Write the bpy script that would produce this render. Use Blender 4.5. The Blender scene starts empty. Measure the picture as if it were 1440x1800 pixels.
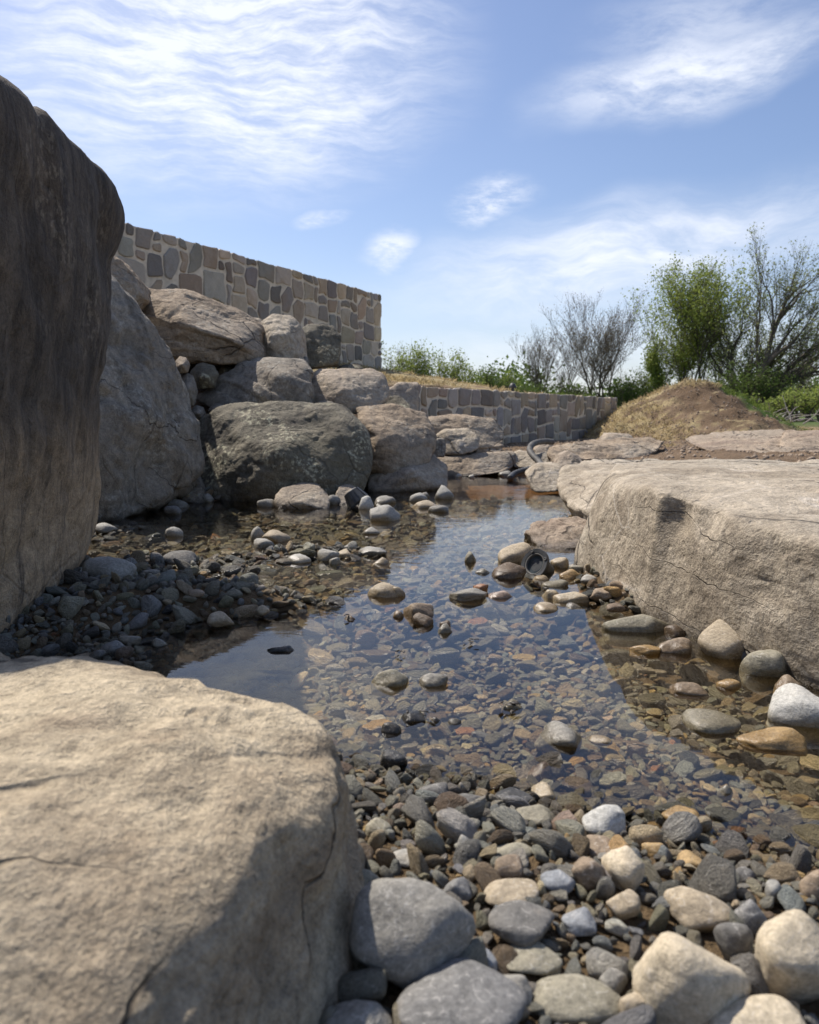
import bpy, bmesh, math, random
import numpy as np
from mathutils import Vector, Matrix, Euler
from mathutils.bvhtree import BVHTree
random.seed(7); rng = np.random.default_rng(11)
scene = bpy.context.scene
COL = scene.collection

# ---------------------------------------------------------------- camera
CAM_H, PITCH, F = 0.5, math.radians(7.4), 1350.0
cam_data = bpy.data.cameras.new('camera'); cam = bpy.data.objects.new('camera', cam_data); COL.objects.link(cam)
cam.location = (0, 0, CAM_H); cam.rotation_euler = (math.pi/2 - PITCH, 0, 0)
cam_data.sensor_fit = 'VERTICAL'; cam_data.sensor_height = 36; cam_data.sensor_width = 36; cam_data.lens = F/1800*36
cam_data.clip_start = 0.02; cam_data.clip_end = 3000
cam_data.dof.use_dof = True; cam_data.dof.focus_distance = 1.9; cam_data.dof.aperture_fstop = 8.0
scene.camera = cam

# ---------------------------------------------------------------- sky and sun
SUN_EL, SUN_AZ = math.radians(54), math.radians(-45)      # azimuth: left of the view direction (+Y)
sun_dir = Vector((math.sin(SUN_AZ)*math.cos(SUN_EL), math.cos(SUN_AZ)*math.cos(SUN_EL), math.sin(SUN_EL)))
sd = bpy.data.lights.new('sun', 'SUN'); sd.energy = 4.0; sd.angle = math.radians(0.6); sd.color = (1.0, 0.93, 0.84)
sun = bpy.data.objects.new('sun', sd); COL.objects.link(sun); sun.rotation_euler = sun_dir.to_track_quat('Z', 'Y').to_euler()
sun.location = (-20, 20, 40)
scene.view_settings.view_transform = 'Standard'; scene.view_settings.look = 'None'
scene.view_settings.gamma = 1; scene.view_settings.use_curve_mapping = False
scene.view_settings.exposure = 0.57
scene.cycles.max_bounces = 8; scene.cycles.transparent_max_bounces = 16
scene.cycles.sample_clamp_indirect = 6; scene.cycles.use_denoising = True
scene.cycles.caustics_reflective = False; scene.cycles.caustics_refractive = False

class NT:
    """small node-tree writer"""
    def __init__(s, tree):
        s.t = tree; s.t.nodes.clear()
    def n(s, typ, **kw):
        nd = s.t.nodes.new(typ)
        for k, v in kw.items(): setattr(nd, k, v)
        return nd
    def l(s, a, b): s.t.links.new(a, b)
    def val(s, v, sock):
        if isinstance(v, (int, float)): sock.default_value = v
        elif isinstance(v, (tuple, list)): sock.default_value = tuple(v) if len(sock.default_value) == len(v) else tuple(v)+(1,)
        else: s.l(v, sock)
    def math(s, op, a, b=0.0, c=None, clamp=False):
        m = s.n('ShaderNodeMath', operation=op, use_clamp=clamp); s.val(a, m.inputs[0]); s.val(b, m.inputs[1])
        if c is not None: s.val(c, m.inputs[2])
        return m.outputs[0]
    def vmath(s, op, a, b=None):
        m = s.n('ShaderNodeVectorMath', operation=op); s.val(a, m.inputs[0])
        if b is not None: s.val(b, m.inputs[1])
        return m.outputs[0]
    def mix(s, f, a, b, mode='MIX'):
        m = s.n('ShaderNodeMix', data_type='RGBA', blend_type=mode)
        s.val(f, m.inputs['Factor']); s.val(a, m.inputs['A']) if False else None
        ins = [i for i in m.inputs if i.type == 'RGBA']
        s.val(f, m.inputs[0]); s.val(a, ins[0]); s.val(b, ins[1])
        return [o for o in m.outputs if o.type == 'RGBA'][0]
    def noise(s, vec, scale, detail=4, rough=0.5, dist=0.0, out='Fac'):
        m = s.n('ShaderNodeTexNoise'); m.inputs['Scale'].default_value = scale; m.inputs['Detail'].default_value = detail
        m.inputs['Roughness'].default_value = rough; m.inputs['Distortion'].default_value = dist
        if vec is not None: s.l(vec, m.inputs['Vector'])
        return m.outputs[out]
    def ramp(s, f, stops, interp='LINEAR'):
        r = s.n('ShaderNodeValToRGB'); r.color_ramp.interpolation = interp
        e = r.color_ramp.elements
        while len(e) < len(stops): e.new(0.5)
        for k, (p, c) in enumerate(stops):
            e[k].position = p; e[k].color = (tuple(c)+(1,))[:4] if isinstance(c, (tuple, list)) else (c, c, c, 1)
        s.l(f, r.inputs[0]); return r.outputs[0]
    def sstep(s, v, a, b):
        m = s.n('ShaderNodeMapRange', interpolation_type='SMOOTHSTEP'); s.val(v, m.inputs[0])
        m.inputs[1].default_value = a; m.inputs[2].default_value = b; return m.outputs[0]
    def mapping(s, vec, scale=(1,1,1), rot=(0,0,0), loc=(0,0,0)):
        m = s.n('ShaderNodeMapping'); m.inputs['Scale'].default_value = scale; m.inputs['Rotation'].default_value = rot
        m.inputs['Location'].default_value = loc; s.l(vec, m.inputs['Vector']); return m.outputs[0]

def ray(px, py):
    a, b = (px-720)/F, (900-py)/F
    return Vector((a, math.cos(PITCH)+b*math.sin(PITCH), -math.sin(PITCH)+b*math.cos(PITCH)))
def W(px, py, D):
    r = ray(px, py); t = D/r.y
    return Vector((r.x*t, D, CAM_H+r.z*t))
def G(px, py, z=0.0):
    r = ray(px, py); t = (z-CAM_H)/r.z
    return Vector((r.x*t, r.y*t, z))
def project(p):
    x, y, z = p[0], p[1], p[2]-CAM_H
    d = y*math.cos(PITCH) - z*math.sin(PITCH); u = y*math.sin(PITCH) + z*math.cos(PITCH)
    return 720+F*x/d, 900-F*u/d, d

world = bpy.data.worlds.new('World'); scene.world = world; world.use_nodes = True
w = NT(world.node_tree)
sky = w.n('ShaderNodeTexSky', sky_type='NISHITA'); sky.sun_disc = False
sky.sun_elevation = SUN_EL; sky.sun_rotation = SUN_AZ; sky.air_density = 1.0; sky.dust_density = 0.9; sky.ozone_density = 2.2
tc = w.n('ShaderNodeTexCoord').outputs['Generated']
sep = w.n('ShaderNodeSeparateXYZ'); w.l(tc, sep.inputs[0]); sx, sy, sz = sep.outputs
az = w.math('ARCTAN2', sx, sy); el = w.math('ARCSINE', sz)
zc = w.math('ADD', w.math('MAXIMUM', sz, 0.0), 0.12)
comb = w.n('ShaderNodeCombineXYZ'); w.l(w.math('DIVIDE', sx, zc), comb.inputs[0]); w.l(w.math('DIVIDE', sy, zc), comb.inputs[1])
cp = comb.outputs[0]                                             # the cloud layer seen as a plane high above
cae = w.n('ShaderNodeCombineXYZ'); w.l(az, cae.inputs[0]); w.l(el, cae.inputs[1]); ae = cae.outputs[0]
warp = w.noise(ae, 5.0, 3, 0.55, out='Color')
wv = w.vmath('SCALE', w.vmath('SUBTRACT', warp, (0.5, 0.5, 0.5))); wv.node.inputs['Scale'].default_value = 0.09
aew = w.vmath('ADD', ae, wv)
def azel(px, py):
    r = ray(px, py).normalized(); return math.atan2(r.x, r.y), math.asin(r.z)
def blob(px0, py0, px1, py1, rw, soft=0.5, inner=None):
    """elongated soft patch of cloud between two directions of the sky, rw = half width in radians"""
    a0, e0 = azel(px0, py0); a1, e1 = azel(px1, py1)
    cx, cy = (a0+a1)/2, (e0+e1)/2; L = math.hypot(a1-a0, e1-e0)/2; th = math.atan2(e1-e0, a1-a0)
    m = w.mapping(w.vmath('SUBTRACT', aew if inner is None else inner, (cx, cy, 0)), rot=(0, 0, -th))
    m2 = w.vmath('MULTIPLY', m, (1/L, 1/rw, 0))
    ln = w.n('ShaderNodeVectorMath', operation='LENGTH'); w.l(m2, ln.inputs[0])
    return w.math('SUBTRACT', 1.0, w.sstep(ln.outputs['Value'], soft, 1.15))
# ripples of the mackerel cloud, wisps, veil
rip = w.noise(w.mapping(aew, scale=(3.0, 20.0, 1), rot=(0, 0, math.radians(-14))), 2.5, 8, 0.64, 0.15)
wis = w.noise(w.mapping(aew, scale=(2.4, 9.0, 1), rot=(0, 0, math.radians(24))), 2.2, 8, 0.66, 0.2)
vei = w.noise(w.mapping(cp, scale=(1.0, 0.45, 1), rot=(0, 0, 0.5)), 1.3, 8, 0.62, 0.25)
fine = w.noise(w.mapping(ae, scale=(5, 16, 1), rot=(0, 0, 0.25)), 3.5, 8, 0.72, 0.1)
c1 = w.math('MAXIMUM', w.math('MAXIMUM', blob(-120, 60, 830, 70, 0.17, 0.35), blob(150, 60, 680, 215, 0.10, 0.3)), w.math('MULTIPLY', blob(150, 250, 480, 290, 0.035, 0.1), 0.6))
c1 = w.math('MULTIPLY', c1, w.math('ADD', w.sstep(w.math('ADD', rip, w.math('MULTIPLY', fine, 0.45)), 0.52, 0.98), 0.26), clamp=True)
c2 = w.math('MAXIMUM', w.math('MULTIPLY', blob(900, 190, 1560, 20, 0.05, 0.15), 0.9), w.math('MULTIPLY', blob(1000, 60, 1500, -10, 0.05, 0.1), 0.45))
c2 = w.math('MULTIPLY', c2, w.math('ADD', w.sstep(w.math('ADD', wis, w.math('MULTIPLY', fine, 0.5)), 0.5, 0.95), 0.2), clamp=True)
ae2 = w.vmath('ADD', ae, w.vmath('MULTIPLY', wv, (1.3, 0.9, 0)))
c3 = w.math('MAXIMUM', blob(785, 385, 940, 325, 0.036, 0.0, ae2), blob(620, 462, 745, 430, 0.024, 0.0, ae2))
c3 = w.math('MAXIMUM', c3, w.math('MULTIPLY', blob(505, 400, 620, 382, 0.014, 0.0, ae2), 0.8))
c3 = w.math('MULTIPLY', c3, w.math('ADD', w.sstep(w.math('ADD', fine, w.math('MULTIPLY', wis, 0.6)), 0.62, 1.0), 0.12), clamp=True)
c4 = w.math('MAXIMUM', blob(620, 520, 1700, 330, 0.075, 0.1), w.math('MULTIPLY', blob(560, 640, 1600, 560, 0.06, 0.1), 0.55))
c4 = w.math('MULTIPLY', w.math('MULTIPLY', c4, w.math('ADD', w.sstep(wis, 0.33, 0.72), 0.35)), 0.85, clamp=True)
front = w.sstep(w.math('ABSOLUTE', az), 0.75, 1.1)               # the rest of the dome: same kind of thin cloud
c5 = w.math('MULTIPLY', w.math('MULTIPLY', w.sstep(vei, 0.48, 0.78), front), 0.75)
c6 = w.math('MULTIPLY', w.math('MULTIPLY', w.sstep(vei, 0.5, 0.8), w.sstep(el, 0.62, 0.8)), 0.6)
cl = c1
for c in (c2, c3, c4, c5, c6): cl = w.math('MAXIMUM', cl, c)
hz = w.math('MULTIPLY', w.math('SUBTRACT', 1.0, w.sstep(el, -0.02, 0.22)), 0.30)
hs = w.n('ShaderNodeHueSaturation'); hs.inputs['Saturation'].default_value = 1.0; hs.inputs['Value'].default_value = 1.0; w.l(sky.outputs[0], hs.inputs['Color'])
skc = w.mix(1.0, hs.outputs[0], (0.93, 0.90, 0.96), 'MULTIPLY'); skc = w.mix(hz, skc, (5.9, 6.6, 7.8))
skc = w.mix(w.math('MULTIPLY', cl, 0.9), skc, (7.0, 7.3, 8.0))
bg = w.n('ShaderNodeBackground'); w.l(skc, bg.inputs['Color']); bg.inputs['Strength'].default_value = 0.098
wo = w.n('ShaderNodeOutputWorld'); w.l(bg.outputs[0], wo.inputs['Surface'])

# ---------------------------------------------------------------- numpy noise
def _hash(ix, iy, iz, seed):
    h = (ix.astype(np.int64)*374761393 + iy.astype(np.int64)*668265263 + iz.astype(np.int64)*2147483647 + seed*1274126177) & 0xffffffff
    h = ((h ^ (h >> 13))*1274126177) & 0xffffffff
    h = ((h ^ (h >> 16))*2246822519) & 0xffffffff
    return ((h ^ (h >> 15)) & 0xffffff)/float(0xffffff)*2-1
def vnoise(p, seed=0):
    i = np.floor(p).astype(np.int64); f = p-i; u = f*f*f*(f*(f*6-15)+10); r = 0
    for dx in (0, 1):
        wx = u[:, 0] if dx else 1-u[:, 0]
        for dy in (0, 1):
            wy = u[:, 1] if dy else 1-u[:, 1]
            for dz in (0, 1):
                wz = u[:, 2] if dz else 1-u[:, 2]
                r = r + wx*wy*wz*_hash(i[:, 0]+dx, i[:, 1]+dy, i[:, 2]+dz, seed)
    return r
def fbm(p, octv=4, seed=0, gain=0.5, ridged=False):
    a, s, q = 1.0, 0.0, np.array(p, float)
    for k in range(octv):
        v = vnoise(q, seed+k*17)
        s = s + a*((1-2*np.abs(v)) if ridged else v); a *= gain
        q = q*2.03 + np.array([3.1, 1.7, 5.3])
    return s
def fbm2(x, y, s, octv=4, seed=0, ridged=False):
    return fbm(np.stack([x*s, y*s, np.zeros_like(x)+0.37], 1), octv, seed, ridged=ridged)
def smooth(x, a, b):
    t = np.clip((x-a)/(b-a), 0, 1); return t*t*(3-2*t)

# ---------------------------------------------------------------- object helpers
def tag(o, label=None, cat=None, group=None, kind=None):
    if label: o['label'] = label
    if cat: o['category'] = cat
    if group: o['group'] = group
    if kind: o['kind'] = kind
    return o
def empty(name, loc=(0, 0, 0), rz=0.0):
    o = bpy.data.objects.new(name, None); COL.objects.link(o); o.location = loc; o.rotation_euler = (0, 0, rz)
    o.empty_display_size = 0.1; return o
def mesh_np(name, co, faces, mat=None, smoothed=True):
    me = bpy.data.meshes.new(name)
    if isinstance(faces, np.ndarray):
        k = faces.shape[1]; n = len(faces)
        me.vertices.add(len(co)); me.vertices.foreach_set('co', np.asarray(co, np.float32).ravel())
        me.loops.add(n*k); me.loops.foreach_set('vertex_index', faces.astype(np.int32).ravel())
        me.polygons.add(n); me.polygons.foreach_set('loop_start', np.arange(0, n*k, k, dtype=np.int32))
        me.polygons.foreach_set('loop_total', np.full(n, k, np.int32)); me.update(calc_edges=True); me.validate()
    else:
        me.from_pydata([tuple(c) for c in co], [], faces); me.update()
    if smoothed: me.polygons.foreach_set('use_smooth', np.ones(len(me.polygons), bool))
    if mat: me.materials.append(mat)
    return me
def link(name, me, parent=None, loc=(0, 0, 0)):
    o = bpy.data.objects.new(name, me); COL.objects.link(o); o.location = loc
    if parent: o.parent = parent
    return o
_ico = {}
def ico(sub):
    if sub not in _ico:
        bm = bmesh.new(); bmesh.ops.create_icosphere(bm, subdivisions=sub, radius=1)
        v = np.array([x.co[:] for x in bm.verts]); f = np.array([[x.index for x in fc.verts] for fc in bm.faces]); bm.free()
        _ico[sub] = (v/np.linalg.norm(v, axis=1)[:, None], f)
    return _ico[sub]
def vnormals(co, f):
    n = np.cross(co[f[:, 1]]-co[f[:, 0]], co[f[:, 2]]-co[f[:, 0]]); vn = np.zeros_like(co)
    for k in range(3):
        for c in range(3): vn[:, c] += np.bincount(f[:, k], n[:, c], len(co))
    return vn/(np.linalg.norm(vn, axis=1)[:, None]+1e-12)
def tube(path, radii, seg=8, caps=True):
    """verts, faces of a tube along a path"""
    vs, fs = [], []; n = len(path); up = Vector((0.12, 0.3, 1)).normalized()
    P = [Vector(p) for p in path]
    for i in range(n):
        d = (P[min(i+1, n-1)]-P[max(i-1, 0)])
        d = d.normalized() if d.length > 1e-9 else Vector((0, 0, 1))
        a = d.cross(up)
        if a.length < 1e-3: a = d.cross(Vector((1, 0, 0)))
        a.normalize(); b = d.cross(a)
        for k in range(seg):
            t = 2*math.pi*k/seg; vs.append(P[i]+(a*math.cos(t)+b*math.sin(t))*radii[i])
    for i in range(n-1):
        for k in range(seg):
            k2 = (k+1) % seg; fs.append((i*seg+k, i*seg+k2, (i+1)*seg+k2, (i+1)*seg+k))
    if caps: fs.append(tuple(range(seg))[::-1]); fs.append(tuple((n-1)*seg+k for k in range(seg)))
    return vs, fs
def lathe(prof, seg=40):
    vs, fs = [], []; n = len(prof)
    for r, z in prof:
        for k in range(seg):
            t = 2*math.pi*k/seg; vs.append(Vector((r*math.cos(t), r*math.sin(t), z)))
    for i in range(n-1):
        for k in range(seg):
            k2 = (k+1) % seg; fs.append((i*seg+k, i*seg+k2, (i+1)*seg+k2, (i+1)*seg+k))
    fs.append(tuple(range(seg))[::-1]); fs.append(tuple((n-1)*seg+k for k in range(seg)))
    return vs, fs

# ---------------------------------------------------------------- materials
def new_mat(name):
    m = bpy.data.materials.new(name); m.use_nodes = True; t = NT(m.node_tree)
    out = t.n('ShaderNodeOutputMaterial'); b = t.n('ShaderNodeBsdfPrincipled'); t.l(b.outputs[0], out.inputs[0])
    return m, t, b, out
def wet_mask(t, lo=0.004, hi=0.035, amp=0.03):
    g = t.n('ShaderNodeNewGeometry'); s = t.n('ShaderNodeSeparateXYZ'); t.l(g.outputs['Position'], s.inputs[0])
    nz = t.noise(g.outputs['Position'], 14, 3)
    z = t.math('SUBTRACT', s.outputs[2], t.math('MULTIPLY', t.math('SUBTRACT', nz, 0.5), amp*2))
    return t.math('SUBTRACT', 1.0, t.sstep(z, lo, hi)), g, s
def rock_mat(name, ca, cb, cc, scale=(3, 3, 3), rot=(0, 0, 0), lichen=0.0, lichen_col=(0.45, 0.44, 0.38), crack=1.0, bump=1.0,
             speck=0.6, wet=True, wet_dark=0.42, patch=1.3, stain=(0.05, 0.04, 0.035), stain_amt=0.35, veins=0.0, low=None, bed=None, gain=1.0):
    m, t, b, out = new_mat(name)
    oc = t.n('ShaderNodeTexCoord').outputs['Object']
    wrp = t.vmath('SCALE', t.vmath('SUBTRACT', t.noise(oc, 2.2, 5, out='Color'), (0.5, 0.5, 0.5))); wrp.node.inputs['Scale'].default_value = 0.11
    ow = t.vmath('ADD', oc, wrp)
    st = t.noise(t.mapping(ow, scale=scale, rot=rot), 2.0, 9, 0.62, 0.3)
    col = t.mix(t.sstep(st, 0.33, 0.67), ca, cb)
    pt = t.noise(ow, patch, 6, 0.6)
    col = t.mix(t.sstep(pt, 0.45, 0.68), col, cc)
    sn = t.noise(t.mapping(ow, scale=(scale[0]*1.3, scale[1]*1.3, scale[2]*0.8), rot=rot, loc=(5, 3, 1)), 1.5, 8, 0.7)
    if low:
        so = t.n('ShaderNodeSeparateXYZ'); t.l(ow, so.inputs[0]); lz = t.math('ADD', so.outputs[2], t.math('MULTIPLY', t.math('SUBTRACT', sn, 0.5), 0.5))
        col = t.mix(t.math('SUBTRACT', 1.0, t.sstep(lz, low[1], low[2])), col, low[0])
    col = t.mix(t.math('MULTIPLY', t.sstep(sn, 0.52, 0.72), stain_amt), col, stain)
    if lichen > 0:
        ln = t.noise(ow, 3.5, 3); lf = t.noise(oc, 45, 4, 0.6)
        lm = t.math('MULTIPLY', t.sstep(ln, 0.50, 0.62), t.sstep(lf, 0.5, 0.62)); col = t.mix(t.math('MULTIPLY', lm, lichen), col, lichen_col)
    if veins > 0:
        vn = t.n('ShaderNodeTexVoronoi', feature='DISTANCE_TO_EDGE'); vn.inputs['Scale'].default_value = 3.3
        t.l(t.mapping(t.vmath('ADD', ow, (3.3, 1.1, 0.2)), scale=(1, 1, 1.6)), vn.inputs['Vector'])
        vm = t.math('MULTIPLY', t.math('SUBTRACT', 1.0, t.sstep(vn.outputs['Distance'], 0.0, 0.02)), t.sstep(t.noise(oc, 3.1, 2), 0.5, 0.62))
        col = t.mix(t.math('MULTIPLY', vm, veins), col, (0.62, 0.57, 0.5))
    fs = t.noise(oc, 150, 5, 0.7); fg = t.noise(oc, 32, 6, 0.65)
    fs3 = t.noise(oc, 420, 3, 0.8)
    k = t.math('MULTIPLY', t.math('ADD', 1.0, t.math('MULTIPLY', t.math('SUBTRACT', t.math('ADD', t.math('ADD', fs, fg), fs3), 1.5), speck*2.6)), gain)
    k = t.math('MAXIMUM', k, 0.15)
    kk = t.n('ShaderNodeCombineColor'); [t.l(k, kk.inputs[i]) for i in range(3)]
    col = t.mix(1.0, col, kk.outputs[0], 'MULTIPLY')
    vo = t.n('ShaderNodeTexVoronoi', feature='DISTANCE_TO_EDGE'); vo.inputs['Scale'].default_value = 2.1
    t.l(t.mapping(t.vmath('ADD', ow, t.vmath('MULTIPLY', wrp, (0.8, 0.8, 0.8))), scale=(scale[0]**0.35*0.7, scale[1]**0.35*0.7, scale[2]**0.35*0.7), rot=rot), vo.inputs['Vector'])
    cm = t.math('MULTIPLY', t.math('SUBTRACT', 1.0, t.sstep(vo.outputs['Distance'], 0.0, 0.016)), t.sstep(t.noise(oc, 1.9, 3), 0.46, 0.6))
    col = t.mix(t.math('MULTIPLY', cm, 0.75*crack), col, (0.03, 0.025, 0.02))
    if bed:
        dt = t.n('ShaderNodeVectorMath', operation='DOT_PRODUCT'); t.l(ow, dt.inputs[0]); dt.inputs[1].default_value = bed[0]
        fr_ = t.math('FRACT', t.math('ADD', t.math('MULTIPLY', dt.outputs['Value'], bed[1]), t.math('MULTIPLY', t.noise(oc, 2.5, 5), 2.2)))
        bl = t.math('MULTIPLY', t.sstep(t.math('ABSOLUTE', t.math('SUBTRACT', fr_, 0.5)), 0.485, 0.5), t.sstep(t.noise(t.vmath('ADD', oc, (4, 4, 4)), 2.3, 4), 0.47, 0.56))
        col = t.mix(t.math('MULTIPLY', bl, 0.8), col, (0.04, 0.03, 0.022)); cm = t.math('MAXIMUM', cm, bl)
    rough = 0.88
    if wet:
        wm, g, s = wet_mask(t)
        col = t.mix(wm, col, t.mix(1.0, col, (wet_dark, wet_dark*0.97, wet_dark*0.92), 'MULTIPLY'))
        rough = t.math('SUBTRACT', 0.88, t.math('MULTIPLY', wm, 0.55))
    t.val(col, b.inputs['Base Color']); t.val(rough, b.inputs['Roughness']); b.inputs['Specular IOR Level'].default_value = 0.35
    hgt = t.math('ADD', t.math('MULTIPLY', t.noise(ow, 9, 8, 0.68), 1.0), t.math('MULTIPLY', st, 0.22))
    hgt = t.math('ADD', hgt, t.math('MULTIPLY', fg, 0.36)); hgt = t.math('ADD', hgt, t.math('MULTIPLY', fs, 0.10))
    pit = t.n('ShaderNodeTexVoronoi'); pit.inputs['Scale'].default_value = 22; t.l(ow, pit.inputs['Vector'])
    hgt = t.math('SUBTRACT', hgt, t.math('MULTIPLY', t.math('SUBTRACT', 1.0, t.sstep(pit.outputs['Distance'], 0.05, 0.22)), 0.13))
    hgt = t.math('SUBTRACT', hgt, t.math('MULTIPLY', cm, 0.45*crack))
    bp = t.n('ShaderNodeBump'); bp.inputs['Strength'].default_value = 0.85; bp.inputs['Distance'].default_value = 0.03*bump
    t.l(hgt, bp.inputs['Height']); t.l(bp.outputs[0], b.inputs['Normal'])
    return m

ROCK = {
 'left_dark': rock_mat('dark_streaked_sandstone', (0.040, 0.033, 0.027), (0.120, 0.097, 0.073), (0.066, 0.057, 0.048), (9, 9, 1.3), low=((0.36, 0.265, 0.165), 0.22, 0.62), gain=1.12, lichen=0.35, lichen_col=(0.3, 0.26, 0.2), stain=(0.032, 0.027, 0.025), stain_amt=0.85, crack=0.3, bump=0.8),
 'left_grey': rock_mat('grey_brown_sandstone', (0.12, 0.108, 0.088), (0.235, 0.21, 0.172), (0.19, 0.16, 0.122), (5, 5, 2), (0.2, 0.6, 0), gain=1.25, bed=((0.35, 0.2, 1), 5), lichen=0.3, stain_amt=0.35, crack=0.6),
 'dark': rock_mat('mossy_dark_stone', (0.070, 0.062, 0.046), (0.155, 0.138, 0.102), (0.115, 0.102, 0.070), (3, 3, 3), gain=1.35, lichen=0.8, lichen_col=(0.36, 0.34, 0.24), stain_amt=0.6, crack=0.5, bump=1.2),
 'brown': rock_mat('brown_bedded_sandstone', (0.17, 0.13, 0.09), (0.36, 0.28, 0.195), (0.28, 0.235, 0.18), (2, 2, 9), (0.15, 0.12, 0), gain=1.15, bed=((0.25, 0.1, 1), 9), lichen=0.3, stain_amt=0.5, crack=1.0, bump=1.3),
 'pink': rock_mat('pinkish_grey_sandstone', (0.21, 0.17, 0.13), (0.37, 0.305, 0.23), (0.30, 0.255, 0.195), (2, 2, 6), (0.3, -0.25, 0), gain=1.15, bed=((-0.2, 0.1, 1), 7), lichen=0.2, stain_amt=0.35, crack=0.7),
 'tan': rock_mat('pale_tan_sandstone', (0.265, 0.22, 0.16), (0.42, 0.36, 0.275), (0.355, 0.31, 0.24), (1.8, 1.8, 5), (0.10, 0.14, 0), gain=1.1, bed=((0.16, -0.1, 1), 9), stain=(0.13, 0.10, 0.07), stain_amt=0.55, crack=1.0, bump=1.1, veins=0.35),
 'fore': rock_mat('warm_foreground_sandstone', (0.25, 0.195, 0.13), (0.45, 0.375, 0.26), (0.32, 0.27, 0.195), (2.0, 2.0, 5), (0.3, 0.1, 0.3), bed=((0.3, -0.6, 1), 8), stain=(0.20, 0.13, 0.085), stain_amt=0.4, crack=0.9, bump=1.2, gain=1.08),
 'red': rock_mat('reddish_sandstone', (0.25, 0.19, 0.14), (0.37, 0.295, 0.215), (0.31, 0.255, 0.19), (1.5, 1.5, 8), (0.05, 0.1, 0), bed=((0.05, 0.1, 1), 10), stain_amt=0.3, crack=0.9, veins=0.2),
}

def pebble_mat(name, glaze=0.0):
    m, t, b, out = new_mat(name)
    at = t.n('ShaderNodeAttribute', attribute_type='INSTANCER', attribute_name='tint'); base = at.outputs['Color']
    oc = t.n('ShaderNodeTexCoord').outputs['Object']; off = t.vmath('MULTIPLY', base, (37, 53, 71)); o2 = t.vmath('ADD', oc, off)
    n1 = t.noise(t.mapping(o2, scale=(1, 1, 2.6)), 22 if glaze else 1.5, 6, 0.6, 0.5); n2 = t.noise(o2, 160 if glaze else 8.5, 5, 0.7)
    k = t.math('ADD', 0.25, t.math('MULTIPLY', t.math('ADD', n1, t.math('MULTIPLY', n2, 0.8)), 0.95))
    n3 = t.noise(o2, 430 if glaze else 22, 3, 0.8); k = t.math('ADD', k, t.math('MULTIPLY', t.math('SUBTRACT', t.math('ADD', n2, n3), 1.0), 1.1)); k = t.math('MAXIMUM', k, 0.2)
    kk = t.n('ShaderNodeCombineColor'); [t.l(k, kk.inputs[i]) for i in range(3)]
    col = t.mix(1.0, base, kk.outputs[0], 'MULTIPLY')
    col = t.mix(t.math('MULTIPLY', t.sstep(n1, 0.54, 0.74), 0.3), col, (0.30, 0.24, 0.17))
    vor = t.n('ShaderNodeTexVoronoi', feature='DISTANCE_TO_EDGE'); vor.inputs['Scale'].default_value = 9 if glaze else 0.8
    t.l(t.vmath('ADD', o2, t.vmath('SCALE', t.noise(o2, 12 if glaze else 1.0, 3, out='Color'))), vor.inputs['Vector'])
    vm = t.math('MULTIPLY', t.math('SUBTRACT', 1.0, t.sstep(vor.outputs['Distance'], 0.0, 0.03)), t.sstep(n2, 0.42, 0.6))
    col = t.mix(t.math('MULTIPLY', vm, 0.45), col, (0.6, 0.57, 0.52))
    wm, g, s = wet_mask(t, 0.006, 0.030, 0.02)
    wc = t.mix(t.sstep(s.outputs[2], -0.02, 0.002), t.mix(1.0, col, (1.6, 1.52, 1.32), 'MULTIPLY'), t.mix(1.0, col, (0.62, 0.58, 0.50), 'MULTIPLY'))  # wet stone darkens; submerged colour is brightened in place of missing light
    # silt lies on what stays under water
    silt = t.math('MULTIPLY', t.math('MULTIPLY', t.math('SUBTRACT', 1.0, t.sstep(s.outputs[2], -0.03, -0.005)), t.sstep(t.noise(g.outputs['Position'], 2.2, 4), 0.3, 0.7)), 0.45)
    wc = t.mix(silt, wc, (0.31, 0.27, 0.185))
    col = t.mix(wm, col, wc)
    t.val(col, b.inputs['Base Color']); t.val(t.math('SUBTRACT', 0.78, t.math('MULTIPLY', wm, 0.55)), b.inputs['Roughness'])
    b.inputs['Specular IOR Level'].default_value = 0.4
    bp = t.n('ShaderNodeBump'); bp.inputs['Strength'].default_value = 0.8; bp.inputs['Distance'].default_value = 0.0035 if glaze else 0.16
    t.l(t.math('ADD', n1, t.math('MULTIPLY', n2, 0.5)), bp.inputs['Height']); t.l(bp.outputs[0], b.inputs['Normal'])
    return m
PEB = pebble_mat('pebble_stone'); COB = pebble_mat('cobble_stone', 1.0)
def plain(name, col, rough=0.6, metal=0.0, nscale=30, var=0.25, bump=0.0, bscale=60):
    m, t, b, out = new_mat(name); oc = t.n('ShaderNodeTexCoord').outputs['Object']; n = t.noise(oc, nscale, 5, 0.6)
    a = tuple(c*(1-var) for c in col); c2 = tuple(min(1, c*(1+var)) for c in col)
    t.l(t.mix(t.sstep(n, 0.3, 0.7), a, c2), b.inputs['Base Color']); b.inputs['Roughness'].default_value = rough; b.inputs['Metallic'].default_value = metal
    if bump:
        bp = t.n('ShaderNodeBump'); bp.inputs['Distance'].default_value = bump; t.l(t.noise(oc, bscale, 4), bp.inputs['Height']); t.l(bp.outputs[0], b.inputs['Normal'])
    return m
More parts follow.
